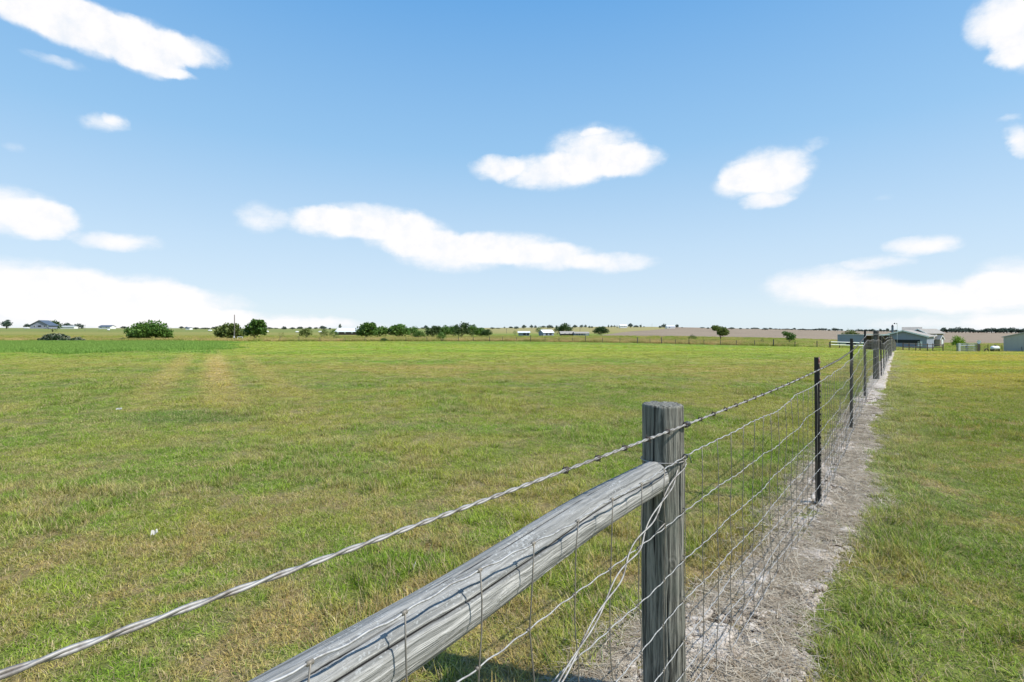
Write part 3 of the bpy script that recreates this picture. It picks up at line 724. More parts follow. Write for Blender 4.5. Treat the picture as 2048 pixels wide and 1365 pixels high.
# barbed wire: two twisted strands + barbs
def wmesh(mb, name, m_, parent, smooth=True):
    V = np.concatenate(mb.V)-FO
    return obj(name, mesh(name, V, mb.F, [m_], smooth=smooth), parent)
bw = MB()
for y0, y1, st_, kk in ((0, 8.5, .007, 6), (8.5, 24, .03, 5)):
    L_ = np.arange(y0, y1+.001, st_); C = wpos(L_, 1, barbed=True)
    tw = 2*math.pi*L_/.115
    if y0 > 0: tw = 2*math.pi*L_/.35
    sdv = np.array([nrm[0], nrm[1], 0])
    for ph in (0, math.pi):
        rr_ = .0024
        tw_ = tw+.8*np.sin(L_*3.1)+.5*np.sin(L_*7.7)
        Pn = C+rr_*(np.cos(tw_+ph)[:, None]*sdv+np.sin(tw_+ph)[:, None]*np.array([0, 0, 1.]))
        bw.tube(Pn, .0029, kk)
L_ = np.arange(24, Lmax, .5); bw.tube(wpos(L_, 1, barbed=True), .007, 4)
barbed = wmesh(bw, 'barbed_wire', M['galvb'], fence)
def barb_mb(c, t):
    t = t/np.linalg.norm(t); a = np.cross(t, [0, 0, 1.]); a /= np.linalg.norm(a); b = np.cross(t, a); mb = MB()
    for s0, ph in ((-.004, 0), (.004, 1.5)):
        th = np.linspace(0, 2*math.pi*1.6, 18)+ph
        P_ = [c+t*(s0+.0022*(q/6.28-.8))+.0078*(math.cos(q)*a+math.sin(q)*b) for q in th]
        e0 = P_[0]+(math.cos(th[0]+1.9)*-1*a+math.sin(th[0]+1.9)*-1*b)*.014; e1 = P_[-1]+(math.cos(th[-1]+1.2)*a+math.sin(th[-1]+1.2)*b)*.014
        P_ = [e0]+P_+[e1]; rad = np.full(len(P_), .0016); rad[0] = rad[-1] = .0005
        mb.tube(np.array(P_), rad, 5)
    return mb
Lb = 2.05
while Lb < 14:
    c_ = wpos(Lb, 1, barbed=True); t_ = wpos(Lb+.01, 1, barbed=True)-c_
    wmesh(barb_mb(c_, t_), 'barb', M['barb'], barbed); Lb += .172
# woven wires
mesh_e = obj('woven_mesh', None, fence)
knots = []
for k, fr in enumerate(FR):
    mb = MB(); L_ = np.concatenate([np.arange(0, 9, .02), np.arange(9, 24, .08), np.arange(24, Lmax, .6)])
    P_ = wpos(L_, fr, k)
    P_[:, 2] += np.where(L_ < 9, .0025*np.sin(2*math.pi*L_/.10), 0)          # tension crimps
    rad = np.where(L_ < 9, 0.0020 if k else .0025, np.where(L_ < 24, .0028, .004))
    mb.tube(P_, rad, 6); wmesh(mb, 'line_wire', M['galv'], mesh_e)
def stay(mb, L0, r_, near=True):
    pts = []
    for k, fr in enumerate(FR):
        Lk = L0+(fbm(L0*3.1, k*.7, 95, 2)-.5)*.05
        p = wpos(Lk, fr, k); pts.append(p)
        if near:
            # hinge knot wraps the line wire
            t_ = wpos(Lk+.01, fr, k)-p; t_ /= np.linalg.norm(t_)
            mb.tube(np.array([p-t_*.006, p+t_*.006]), .0046, 6)
    pts = np.array(pts); n_ = len(pts); q = []
    for a in range(n_-1):
        for f_ in (0, .33, .66):
            p = pts[a]*(1-f_)+pts[a+1]*f_; bow = math.sin(f_*math.pi)*(_perm[int(L0*50) % 512, a*7 % 512]-.5)*.022
            q.append(p+np.array([.64*bow, .77*bow, 0]))
    q.append(pts[-1]); q = np.array(q)
    q[:, 0] += nrm[0]*.003; q[:, 1] += nrm[1]*.003
    mb.tube(q, r_, 5)
L0 = .3
while L0 < 21:
    mb = MB(); stay(mb, L0, .0019 if L0 < 9 else .0018, L0 < 12); wmesh(mb, 'stay_wire', M['stay'], mesh_e); L0 += .2
mb = MB()
while L0 < Lmax-.3: stay(mb, L0, .0022, False); L0 += .4
o = wmesh(mb, 'distant_stay_wires', M['stay'], mesh_e); o['kind'] = 'stuff'
# ties, staples and the twisted brace wire
def ring(c, r_, wr, z, turns=1.0, rise=0.0, a0=0, n_=40):
    th = np.linspace(0, 2*math.pi*turns, n_)+a0
    return np.stack([c[0]+r_*np.cos(th), c[1]+r_*np.sin(th), z+rise*(th-a0)/6.283], -1)
mb = MB(); p = wpos(cum[1]+.01, 1, barbed=True); t_ = wpos(cum[1]+.05, 1, barbed=True)-p; t_ /= np.linalg.norm(t_)
a = np.array([nrm[0], nrm[1], 0]); b = np.cross(t_, a)
th = np.linspace(0, 2*math.pi*3.5, 60)
mb.tube(np.array([p+t_*(-.012+.011*q/6.28)+.0095*(math.cos(q)*a+math.sin(q)*b) for q in th]), .0026, 6)
wmesh(mb, 'tie_wire', M['dull'], fence)
mb = MB(); p = wpos(cum[1], 1, 0); th = np.linspace(0, 2*math.pi*2.5, 40)
mb.tube(np.array([p+t_*(-.008+.008*q/6.28)+.008*(math.cos(q)*a+math.sin(q)*b) for q in th]), .0022, 6)
mb.tube(np.array([p+(0, 0, .0), p+np.array([.012, -.012, .012]), p+np.array([.02, -.018, -.022])]), .002, 5)
wmesh(mb, 'tie_wire', M['dull'], fence)
for fr, k in ((FR[1], 1), (FR[2], 2), (FR[3], 3), (FR[4], 4)):
    mb = MB(); p = wpos(cum[1], fr, k); q = np.array([nrm[0], nrm[1], 0])
    mb.tube(np.array([p-q*.02+(0, 0, .009), p+q*.0045+(0, 0, .009), p+q*.006, p+q*.0045-(0, 0, .009), p-q*.02-(0, 0, .009)]), .002, 5)
    wmesh(mb, 'staple', M['dull'], fence)
mb = MB()
s0 = np.array([.700, 2.085, 1.055]); s1 = np.array([.16, 1.36, .72]); dirv = (s1-s0)
Ls = np.linspace(0, 2.35, 240)[:, None]; base = s0+dirv*Ls
ln = np.linalg.norm(dirv); perp = np.array([0, 0, 1.])-dirv/ln*(dirv[2]/ln); perp /= np.linalg.norm(perp); sid = np.cross(dirv/ln, perp)
gap = (.0042+.009*np.exp(-((Ls-.55)/.18)**2)+.006*np.exp(-((Ls-.05)/.12)**2))
ph = Ls*ln/.33*2*math.pi+.8
for s in (0, math.pi):
    P_ = base+gap*(np.cos(ph+s)*perp+np.sin(ph+s)*sid)
    mb.tube(P_, .0027, 6)
mb.tube(ring((.63, 2.13), .0905, 0, 1.05, 1.05, .02, -.6), .0026, 6)
mb.tube(np.array([s0+dirv*.30+(0, 0, -.01), s0+dirv*.32+(.0, .0, -.035), s0+dirv*.30+(.02, .0, -.06), s0+dirv*.34+(.0, .0, -.07)]), .0028, 5)
wmesh(mb, 'brace_wire', M['galvb'], fence)
#@@BACKGROUND
# ------------------------------------------------------------------ litter in the field
M['scrap'] = plain('bleached_scrap', (.62, .61, .57), .7, 0, .15, 8)
def scrap(px, py, size, seed, label, rz):
    Y_ = F*H/(py-660); X_ = at(px, Y_); r = random.Random(seed); mb = MB(); V = []; n_ = 7
    for i in range(n_):
        a = i/(n_-1)*2.4; w_ = size*(.10+.12*math.sin(i/(n_-1)*math.pi))*r.uniform(.7, 1.3)
        c = np.array([size*math.cos(a)*.6, size*math.sin(a)*.5, .05+.02*math.sin(i*1.7)])
        V += [c+(w_, 0, 0), c-(w_, 0, r.uniform(0, .01)), c+(w_, 0, -.004), c-(w_, 0, .008)]
    Fc = []
    for i in range(n_-1):
        a, b = 4*i, 4*i+4
        Fc += [(a, a+1, b+1, b), (a+2, b+2, b+3, a+3), (a, b, b+2, a+2), (a+1, a+3, b+3, b+1)]
    Fc += [(0, 2, 3, 1), (4*n_-4, 4*n_-3, 4*n_-1, 4*n_-2)]
    mb.add(V, Fc); o = mb.build('paper_scrap', M['scrap'], None, loc=(X_, Y_, Tz(X_, Y_)), rot=(0, 0, rz)); tag(o, label, 'litter')
scrap(236, 824, .085, 1, 'curled white scrap lying on the grass beside the dark green patch on the left', .3)
scrap(308, 1078, .034, 2, 'small pale torn scrap in the grass above the barbed wire', .9)
scrap(832, 1147, .032, 3, 'tiny white scrap in the grass close above the grey brace rail', 1.7)

# ------------------------------------------------------------------ foliage
def leaf_mat(name, c0, c1, c2):
    m_, n, out = new_mat(name)
    g = n.node('ShaderNodeNewGeometry'); a = n.node('ShaderNodeAttribute', attribute_name='tone').outputs['Fac']
    ri = n.node('ShaderNodeObjectInfo').outputs['Random']
    nz_ = n.noise(g.outputs['Position'], .55, 3, .6)
    c = n.mix(a, c0, c1); c = n.mix(n.ss(nz_, .45, .7), c, c2)
    c = n.mix(n.m('MULTIPLY', ri, .3), c, c0)
    b = n.node('ShaderNodeBsdfPrincipled'); n.link(c, b.inputs['Base Color']); b.inputs['Roughness'].default_value = .6; b.inputs['Specular IOR Level'].default_value = .3
    t = n.node('ShaderNodeBsdfTranslucent'); n.link(c, t.inputs[0])
    mx = n.node('ShaderNodeMixShader'); mx.inputs[0].default_value = .25
    n.link(b.outputs[0], mx.inputs[1]); n.link(t.outputs[0], mx.inputs[2]); n.link(mx.outputs[0], out.inputs[0]); return m_
M['leaf'] = leaf_mat('tree_leaves', (.05, .115, .016), (.13, .23, .035), (.09, .19, .028))
M['leafy'] = leaf_mat('bright_leaves', (.16, .28, .02), (.30, .42, .04), (.22, .34, .03))
M['leafd'] = leaf_mat('dark_leaves', (.035, .075, .018), (.08, .135, .03), (.06, .11, .028))
M['leaffar'] = leaf_mat('haze_tinted_leaves', (.05, .085, .065), (.09, .135, .09), (.07, .11, .08))  # bluish leaf colour with the distance haze painted in
M['leafol'] = leaf_mat('olive_leaves', (.075, .115, .02), (.18, .22, .05), (.13, .18, .035))
M['bark'] = plain('bark', (.16, .13, .10), .9, 0, .4, 2)
def crown(w, h, z0, lobes, nleaf, ls, seed, rough=.25):
    """leaf quads spread through overlapping lobes; w,h crown size"""
    r = np.random.default_rng(seed); V = []; tone = []
    tot = sum(l[3]*l[3] for l in lobes)
    for lx, ly, lz, lr, sq in lobes:
        m_ = max(12, int(nleaf*lr*lr/tot))
        d = r.normal(size=(m_, 3)); d /= np.linalg.norm(d, axis=1)[:, None]
        q = 1+rough*(fbm(d[:, 0]*2.2+9+lx, d[:, 1]*2.2+d[:, 2]*2.2+9+lz, seed % 9, 3)-.5)*3
        rad = (r.random(m_)**.38)*q
        c = np.stack([lx*w+d[:, 0]*rad*lr*w*.5, ly*w+d[:, 1]*rad*lr*w*.5, z0+lz*h+d[:, 2]*rad*lr*sq*h*.5], -1)
        c = c[(c[:, 2] > z0-.05)]; m_ = len(c)
        n1 = r.normal(size=(m_, 3))+d[:m_]*.8; n1 /= np.linalg.norm(n1, axis=1)[:, None]
        a = np.cross(n1, r.normal(size=(m_, 3))); a /= np.linalg.norm(a, axis=1)[:, None]; b = np.cross(n1, a)
        s = ls*r.uniform(.5, 1.3, (m_, 1))
        V.append(np.stack([c-a*s, c+b*s*.6, c+a*s, c-b*s*.6], 1)); tone.append(np.repeat(r.random(m_), 4))
    V = np.concatenate(V).reshape(-1, 3); tone = np.concatenate(tone)
    return V, np.arange(len(V)).reshape(-1, 4), tone
LB = { # lobe sets (x, y, z, radius, squash) relative to crown width and height
 'round': [(0,0,.5,.72,1.1),(-.25,.05,.42,.5,1),(.25,-.05,.45,.5,1),(.05,.1,.72,.45,1),(-.12,-.1,.62,.42,1)],
 'wide': [(-.33,0,.42,.36,1.7),(-.15,.05,.58,.42,1.6),(.08,0,.60,.42,1.7),(.27,-.05,.45,.40,1.6),(.38,0,.28,.28,1.5),(-.02,-.1,.35,.5,1.3),(-.3,.0,.22,.34,1.2)],
 'ragged': [(-.28,0,.40,.38,1.6),(0,0,.45,.5,1.5),(.22,.05,.55,.42,1.7),(.30,0,.78,.26,1.5),(.06,-.05,.80,.3,1.3),(-.25,.1,.70,.22,1.3),(.38,0,.35,.26,1.4)],
 'lean': [(.1,0,.55,.5,1.3),(-.2,0,.72,.42,1.1),(-.34,0,.80,.3,1.1),(.28,.05,.45,.42,1.2),(.05,0,.35,.45,1)],
 'low': [(-.35,0,.35,.34,1.9),(-.1,0,.5,.4,2.0),(.18,0,.42,.38,1.9),(.36,0,.3,.3,1.8)],
}
def trunk_mb(h, hb, w, seed, r0):
    r = random.Random(seed); mb = MB(); n_ = 5
    P_ = [(r.uniform(-.04, .04)*h*i/n_, r.uniform(-.04, .04)*h*i/n_, -.2+(hb*1.2+.2)*i/n_) for i in range(n_+1)]
    mb.tube(P_, np.linspace(r0, r0*.55, n_+1), 7)
    for k in range(5):
        a = r.random()*6.28; z_ = hb*r.uniform(.35, .9); e = (math.cos(a)*w*.28, math.sin(a)*w*.28, z_+h*r.uniform(.25, .5))
        mid = (e[0]*.4, e[1]*.4, z_+(e[2]-z_)*.55)
        mb.tube([(0, 0, z_), mid, e], [r0*.5, r0*.35, r0*.12], 5)
    return mb
def tree(name, px, base, top, wpx, Y_, kind, label, cat='tree', mat='leaf', group=None, nleaf=1600, hb=.12, seed=None, ls=None, rough=.38):
    seed = seed or int(px*7+top); X_ = at(px, Y_); z_ = Tz(X_, Y_); s = Y_/F
    h = (z_*0+pz(top, Y_))-z_; 
    w_ = wpx*s*{'round': 1.3, 'ragged': 1.22, 'lean': 1.2}.get(kind, 1.05); h *= {'round': 1.06}.get(kind, 1.0)
    o = empty(name, (X_, Y_, z_), (seed % 7-3)*.12); tag(o, label, cat, group)
    trunk_mb(h, h*hb+.2, w_, seed, max(.06, h*.022)).build('trunk' if cat == 'tree' else 'stem', M['bark'], o)
    V, Fc, tone = crown(w_, h*(1-hb)*.97, h*hb, LB[kind], nleaf, ls or w_*.042, seed, rough)
    obj('crown' if cat == 'tree' else 'foliage', mesh('crown', V, Fc, [M[mat]], attr={'tone': tone}), o)
    return o
BT = 'big trees and bushes standing along the far field edge'
tree('large_bush', 299, 681, 639, 92, 138, 'wide', 'wide dense dark green bush standing alone at the left field edge', 'bush', nleaf=5200, hb=.0, ls=.34)
tree('low_bush', 250, 682, 675, 34, 118, 'low', 'very low dark scrub just left of the wide dense bush', 'bush', 'leafd', nleaf=400, hb=0)
tree('bush', 455, 680, 646, 50, 140, 'ragged', 'mid green bushy tree behind the lone utility pole', 'bush', 'leafol', nleaf=1900, hb=.04)
tree('tree', 510, 677, 637, 46, 150, 'ragged', 'tallest green tree just right of the lone utility pole', nleaf=2600, hb=.06)
tree('bush', 484, 677, 656, 20, 160, 'round', 'small dark bush between the utility pole bush and the tall tree', 'bush', 'leafd', nleaf=600, hb=0)
tree('bush', 611, 674, 654, 25, 170, 'round', 'fan shaped olive bush left of the long white shed', 'bush', 'leafol', nleaf=800, hb=0)
tree('bush', 649, 671, 657, 17, 190, 'round', 'small olive bush between the fan shaped bush and the white shed', 'bush', 'leafol', nleaf=500, hb=0)
tree('bush', 667, 671, 657, 15, 190, 'round', 'small dark bush touching the left end of the long white shed', 'bush', nleaf=500, hb=0)
tree('tree', 733, 676, 644, 42, 195, 'ragged', 'leafy green tree just right of the long white shed', nleaf=2200, hb=.02)
tree('tree', 760, 675, 652, 34, 200, 'round', 'rounded green tree second from the long white shed', nleaf=1300, hb=.02)
tree('tree', 797, 674, 647, 40, 200, 'round', 'domed green tree right of centre in the left grove', nleaf=1700, hb=.02)
tree('tree', 825, 672, 652, 26, 210, 'round', 'dark green tree at the right end of the left grove', nleaf=900, hb=.02)
tree('bush', 839, 675, 660, 26, 190, 'wide', 'low green bush left of the long tree row', 'bush', nleaf=900, hb=0)
for i, (px, tp, w_, kd) in enumerate([(866,650,30,'ragged'),(888,651,30,'round'),(908,650,28,'round'),(923,643,30,'ragged'),(944,648,28,'round'),(962,655,28,'round'),(973,658,20,'round')]):
    wd = ['leftmost ragged tree of the long dense row', 'second tree from the left in the long dense row', 'middle tree of the long dense row behind the small round shrub', 'tallest tree of the long dense row', 'tree directly right of the tallest in the long dense row', 'second tree from the right end of the long dense row', 'small tree closing the right end of the long dense row'][i]
    tree('tree', px, 673, tp, w_, 205+(i % 3)*8, kd, wd, group='trees of the long dense row', nleaf=1300, hb=.02, mat='leaf' if i % 3 else 'leafd')
tree('shrub', 768, 686, 676, 13, 93, 'round', 'small black green shrub standing alone in the mown field before the left grove', 'shrub', 'leafd', nleaf=500, hb=.1)
tree('shrub', 883, 684, 663, 17, 98, 'round', 'small conical green shrub before the long dense tree row', 'shrub', 'leaf', nleaf=700, hb=.02)
tree('tree', 1129, 667, 646, 26, 330, 'round', 'dark round tree behind the tan roofed farmhouse', mat='leafd', nleaf=1200, hb=.02)
tree('tree', 1115, 665, 651, 14, 340, 'round', 'smaller dark tree left of the one behind the tan roofed farmhouse', mat='leafd', nleaf=500, hb=.02)
tree('tree', 1078, 664, 652, 14, 350, 'round', 'green tree behind the blue barn with white roof', nleaf=500, hb=.02)
tree('tree', 1202, 669, 652, 26, 290, 'round', 'dark round tree right of the long farmhouse by the ploughed land', mat='leafd', nleaf=1300, hb=.03)
tree('tree', 1030, 667, 660, 8, 280, 'round', 'little green tree at the left end of the small blue shed', nleaf=250, hb=.02)
tree('tree', 1441, 677, 650, 37, 170, 'lean', 'leaning spreading tree at the lower edge of the ploughed land', mat='leafol', nleaf=1900, hb=.2)
tree('shrub', 1385, 675, 667, 16, 175, 'low', 'low dark shrub left of the leaning spreading tree', 'shrub', 'leafd', nleaf=400, hb=0)
tree('tree', 1579, 682, 662, 26, 132, 'lean', 'small bright green tree alone between ploughed land and field fence', mat='leaf', nleaf=1100, hb=.15)
tree('shrub', 1525, 681, 675, 8, 125, 'round', 'tiny dark shrub in the pasture left of the small bright tree', 'shrub', 'leafd', nleaf=160, hb=0)
tree('tree', 1702, 670, 656, 38, 250, 'low', 'low olive tree clump behind the blue grey trailer', mat='leafol', nleaf=1000, hb=.0)
tree('bush', 1916, 688, 671, 23, 128, 'round', 'bright yellow green rounded bush beyond the corral rails', 'bush', 'leafy', nleaf=1000, hb=0)
tree('bush', 1932, 689, 680, 12, 128, 'low', 'grey green low bush right of the yellow green one', 'bush', 'leafol', nleaf=200, hb=0)
tree('shrub', 672, 681, 671, 10, 120, 'ragged', 'dead looking wispy shrub at the field edge before the white shed', 'shrub', 'leafd', nleaf=90, hb=.3)
tree('shrub', 562, 672, 663, 12, 170, 'ragged', 'wispy dark weed clump between tall tree and fan shaped bush', 'shrub', 'leafol', nleaf=130, hb=.1)

# prickly pear clumps with flat pads
M['pad'] = plain('cactus_pad', (.045, .075, .035), .55, 0, .4, 3, .4); M['padl'] = plain('pale_cactus_fruit', (.38, .36, .24), .6, 0, .3, 5)
def cactus(px, base, top, wpx, Y_, seed, label, npad):
    X_ = at(px, Y_); z_ = Tz(X_, Y_); s = Y_/F; h = pz(top, Y_)-z_; w_ = wpx*s; r = np.random.default_rng(seed)
    o = empty('prickly_pear', (X_, Y_, z_)); tag(o, label, 'cactus'); mb = MB(); mf = MB()
    for i in range(npad):
        cx = r.uniform(-.5, .5); cz = r.random()*max(.15, (1-(2*cx)**2))**.6*h*.92; c = np.array([cx*w_, r.uniform(-.5, .5)*w_*.4, cz])
        a = r.random()*6.28; t = r.uniform(-.7, .7); s1 = r.uniform(.10, .19); th = np.arange(8)/8*6.283
        ax = np.array([math.cos(a), math.sin(a), 0]); up = np.array([-math.sin(a)*math.sin(t), math.cos(a)*math.sin(t), math.cos(t)]); nn = np.cross(ax, up)
        ringp = [c+ax*math.cos(q)*s1+up*math.sin(q)*s1*1.35 for q in th]
        V = [p for p in ringp]+[c+nn*.025, c-nn*.025]
        mb.add(V, [(j, (j+1) % 8, 8) for j in range(8)]+[((j+1) % 8, j, 9) for j in range(8)])
        if r.random() < .5:
            p = c+up*s1*1.4; mf.tube([p-up*.01, p+up*.04, p+up*.09], [.03, .05, .02], 5)
    k = mb.build('pads', M['pad'], o); k['kind'] = 'stuff'; k = mf.build('fruit', M['padl'], o); k['kind'] = 'stuff'
cactus(110, 686, 667, 54, 100, 1, 'broad dark prickly pear clump in the lush grass at far left', 620)
cactus(155, 686, 675, 25, 100, 2, 'smaller prickly pear clump right of the broad one', 220)

# ------------------------------------------------------------------ distant trees on the skyline
protos_ = []
for i in range(6):
    kd = ['round', 'wide', 'round', 'low', 'wide', 'round'][i]
    V, Fc, tone = crown(1.0, .96, .04, LB[kd], 420, .075, 900+i, .3)
    V2, F2 = tube([(0, 0, -.1), (0, 0, .25), (.02, 0, .55)], [.045, .035, .015], 5)
    Fa = [tuple(f) for f in Fc]+[tuple(int(q)+len(V) for q in f) for f in F2]
    me = mesh('distant_tree', np.concatenate([V, V2]), Fa, [M['leaffar'], M['bark']], mi=[0]*len(Fc)+[1]*len(F2), attr={'tone': np.concatenate([tone, np.zeros(len(V2))])})
    protos_.append(me)
far = [] # px, base, top, w
def fr_(*a): far.extend(a)
fr_((13,654,640,28),(55,654,648,14),(107,653,641,22),(134,655,646,18),(156,655,646,18),(226,656,652,10),(248,656,653,14),(363,657,653,10),(373,657,654,12),(392,657,655,14),(410,657,655,16),(428,657,654,14),
    (538,660,655,18),(552,660,656,14),(568,662,653,14),(585,660,655,12),(600,659,653,16),(620,659,654,14),(632,659,655,12),(646,659,652,16),(660,660,656,10),(680,657,648,7),
    (832,659,656,14),(845,659,655,12),(852,661,651,10),(985,660,655,12),(996,659,656,10),(1009,657,654,6),(1022,657,653,12),(1033,657,653,12),(1048,656,650,10),(1063,655,650,9),(1071,656,651,6),(1087,656,652,12),(1100,655,649,12),(1113,656,651,8),
    (1150,655,650,12),(1163,655,650,12),(1171,655,650,7),(1179,655,652,5),(1184,655,652,4),(1217,654,650,6),(1223,654,651,5),(1229,654,651,5),(1234,654,651,4),
    (1261,655,647,11),(1272,655,650,9),(1281,655,650,9),(1288,655,653,6),(1320,655,652,6),(1328,655,648,12),(1354,656,649,10),(1364,657,655,5),(1405,657,655,12),(1416,657,655,8),
    (1463,658,655,14),(1481,659,656,6),(1495,659,657,10),(1510,659,655,14),(1530,660,656,12),(1541,660,656,10))
rr = random.Random(12)
x_ = 1551
while x_ < 1690: fr_((x_, 661, 661-rr.uniform(2.5, 5), rr.uniform(7, 14))); x_ += rr.uniform(5, 10)
x_ = 1718
while x_ < 1800: fr_((x_, 664, 664-rr.uniform(3, 8), rr.uniform(8, 16))); x_ += rr.uniform(5, 10)
x_ = 1862
while x_ < 2230: fr_((x_, 666.5+(x_-1862)*.004, 666-rr.uniform(5, 12)+(x_-1862)*.003, rr.uniform(13, 24))); x_ += rr.uniform(6, 10)
x_ = -230
while x_ < 0: fr_((x_, 655, 655-rr.uniform(3, 9), rr.uniform(9, 22))); x_ += rr.uniform(12, 30)
ORD = 'first second third fourth fifth sixth seventh eighth ninth tenth eleventh twelfth thirteenth fourteenth fifteenth sixteenth seventeenth eighteenth nineteenth'.split()
TENS = {2: 'twenty', 3: 'thirty', 4: 'forty', 5: 'fifty'}
def ordinal(k): return ORD[k] if k < 19 else (TENS[(k+1)//10][:-1]+'ieth' if (k+1) % 10 == 0 else TENS[(k+1)//10]+' '+ORD[(k+1) % 10-1])
far.sort(); seen = {}
for i, (px, bs, tp, w_) in enumerate(far):
    Y_ = 1080 if px > 1540 else 900+(i % 5)*45
    X_ = at(px, Y_); z_ = Tz(X_, Y_); s = Y_/F; h = max(bs-tp+1, 2.5)*s
    # keep the crown top where the tree stands against the sky
    zt = pz(tp, Y_); h = max(zt-z_, 2.2*s)
    o = obj('distant_tree', protos_[i % 6], None, (X_, Y_, z_), (0, 0, rr.random()*6.28)); o.scale = (w_*s*1.1, w_*s*.9, h*1.08)
    where = ('left of the blue roofed house' if px < 60 else 'between the blue roofed house and the wide bush' if px < 256 else 'between the wide bush and the utility pole' if px < 470 else 'behind the tall tree and the long white shed' if px < 700 else 'behind the long dense tree row' if px < 1000 else 'above the blue farm sheds' if px < 1190 else 'beside the white hilltop house' if px < 1300 else 'on the crest of the ploughed land' if px < 1545 else 'in the tree line above the field fence' if px < 1700 else 'behind the grey barn' if px < 1860 else 'in the dark tree line right of the barn')
    sz = 'hazy dark little tree' if (bs-tp) < 6 else 'hazy dark rounded tree'
    k = seen[where] = seen.get(where, -1)+1
    tag(o, 'distant tree, '+ordinal(k)+' from left, '+where, 'tree', 'distant trees '+where)

# ------------------------------------------------------------------ buildings
M['blue'] = plain('blue_grey_siding', (.25, .275, .345), .6, 0, .12, 1); M['blued'] = plain('slate_blue_roof', (.09, .12, .165), .6, 0, .2, 1)
M['white'] = plain('white_paint', (.76, .76, .75), .6, 0, .1, 1); M['tan'] = plain('tan_shingles', (.36, .33, .29), .85, 0, .2, 2)
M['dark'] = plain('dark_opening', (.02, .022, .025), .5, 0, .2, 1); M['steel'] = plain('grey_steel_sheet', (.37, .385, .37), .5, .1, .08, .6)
M['whroof'] = plain('white_sheet_roof', (.72, .74, .76), .5, 0, .08, .6); M['tanw'] = plain('tan_wall', (.30, .25, .21), .8, 0, .15, 1)
M['brownw'] = plain('brown_boards', (.10, .075, .06), .85, 0, .3, 1.5); M['pole'] = plain('grey_pole_wood', (.17, .15, .13), .9, 0, .3, 4)
M['pipe'] = plain('white_pipe', (.74, .75, .74), .5, 0, .1, 2); M['rack'] = plain('blue_grey_gate_steel', (.15, .20, .235), .5, .2, .3, 2)
M['glass'] = plain('dark_window_glass', (.03, .035, .045), .15, 0, .1, 1, .6); M['black'] = plain('black_rubber', (.02, .02, .02), .8, 0, .2, 4)
def gable(name, label, cat, X_, Y_, w_, d_, hw, hr, rot, wall, roof, ops=(), over=.35, trim=None, z=None, thick=.14, ribs=0):
    """gabled building: front gable at local y=0 facing -y, ridge along +y; ops: (face, centre, z0, width, height, material, name)"""
    z_ = Tz(X_, Y_) if z is None else z
    o = empty(name, (X_, Y_, z_), rot); tag(o, label, cat); mb = MB(); hw2 = w_/2
    mb.prism([(-hw2, -1.2), (hw2, -1.2), (hw2, hw), (0, hr-.02), (-hw2, hw)], 0, d_); mb.build('wall', M[wall], o)
    sl = (hr-hw)/hw2
    for s in (-1, 1):
        rb = MB(); e = hw2+over
        P4 = [(0, hr+.01), (s*e, hr-sl*e+.01), (s*e, hr-sl*e+thick), (0, hr+thick+.01)]
        if s < 0: P4 = P4[::-1]
        rb.prism(P4, -over, d_+over); r_ = rb.build('roof', M[roof], o)
        if trim:
            tb = MB(); P5 = [(s*.02, hr-.12), (s*e, hr-sl*e-.12), (s*e, hr-sl*e+thick+.03), (s*.02, hr+thick+.03)]
            if s < 0: P5 = P5[::-1]
            tb.prism(P5, -over-.07, -over-.01); tb.build('barge_board', M[trim], o)
    for face, c, z0, ww, hh, mt, nm in ops:
        ob = MB()
        if face == 'front': ob.box(c-ww/2, c+ww/2, -.06, .02, z0, z0+hh)
        elif face == 'left': ob.box(-hw2-.06, -hw2+.02, c-ww/2, c+ww/2, z0, z0+hh)
        else: ob.box(hw2-.02, hw2+.06, c-ww/2, c+ww/2, z0, z0+hh)
        q = ob.build(nm, M[mt], o)
        if nm == 'window':
            fb = MB(); t = .08
            if face == 'front':
                for a, b, c1, d1 in ((c-ww/2-t, c+ww/2+t, z0-t, z0), (c-ww/2-t, c+ww/2+t, z0+hh, z0+hh+t), (c-ww/2-t, c-ww/2, z0, z0+hh), (c+ww/2, c+ww/2+t, z0, z0+hh)): fb.box(a, b, -.09, .0, c1, d1)
                fb.build('frame', M['white'], q)
    return o
# right group: slate grey barn, tan roofed house wings, steel shed
YB = 119; sB = YB/F
xB, zB = at(1808, YB), pz(694, YB)
gable('barn', 'slate grey gabled barn with tan roof beyond the end of the wire fence', 'barn', xB-.2, YB, 8.6, 11, 2.45, pz(662, YB)-zB, R(-46), 'blue', 'tan',
      [('front', -.2, 0.9, 6.6, .75, 'dark', 'opening'), ('front', 3.1, .2, .8, 1.1, 'white', 'door')], .45, 'white', zB)
YH = 150; zH = pz(690, YH)
gable('house', 'tan roofed farmhouse partly behind the slate grey barn', 'house', at(1838, YH), YH, 5.0, 5.4, pz(667, YH)-zH, pz(659, YH)-zH, R(-82), 'tanw', 'tan',
      [('right', 3.0, 1.4, 1.0, 1.0, 'glass', 'window')], .4, 'white', zH)
gable('house', 'taller roof ridge rising behind the slate grey barn', 'house', at(1806, YH+4), YH+4, 5.0, 4.2, pz(664, YH)-zH, pz(655.5, YH)-zH, R(-128), 'tanw', 'tan', [], .3, None, zH)
gable('house_wing', 'low right wing of the farmhouse with a white trimmed gable', 'house', at(1871, YH-6), YH-6, 2.8, 6, 1.9, pz(671, YH-6)-zH, R(20), 'tanw', 'tan',
      [('front', -.5, .4, .55, 1.3, 'glass', 'window')], .15, 'white', zH)
gable('dormer_shed', 'small white trimmed gabled shed at the right end of the farmhouse', 'shed', at(1884, YH-7), YH-7, 1.9, 5, 1.7, pz(672, YH-7)-zH, R(22), 'tanw', 'tan',
      [('front', .1, .1, .8, 1.6, 'white', 'door')], .12, 'white', zH)
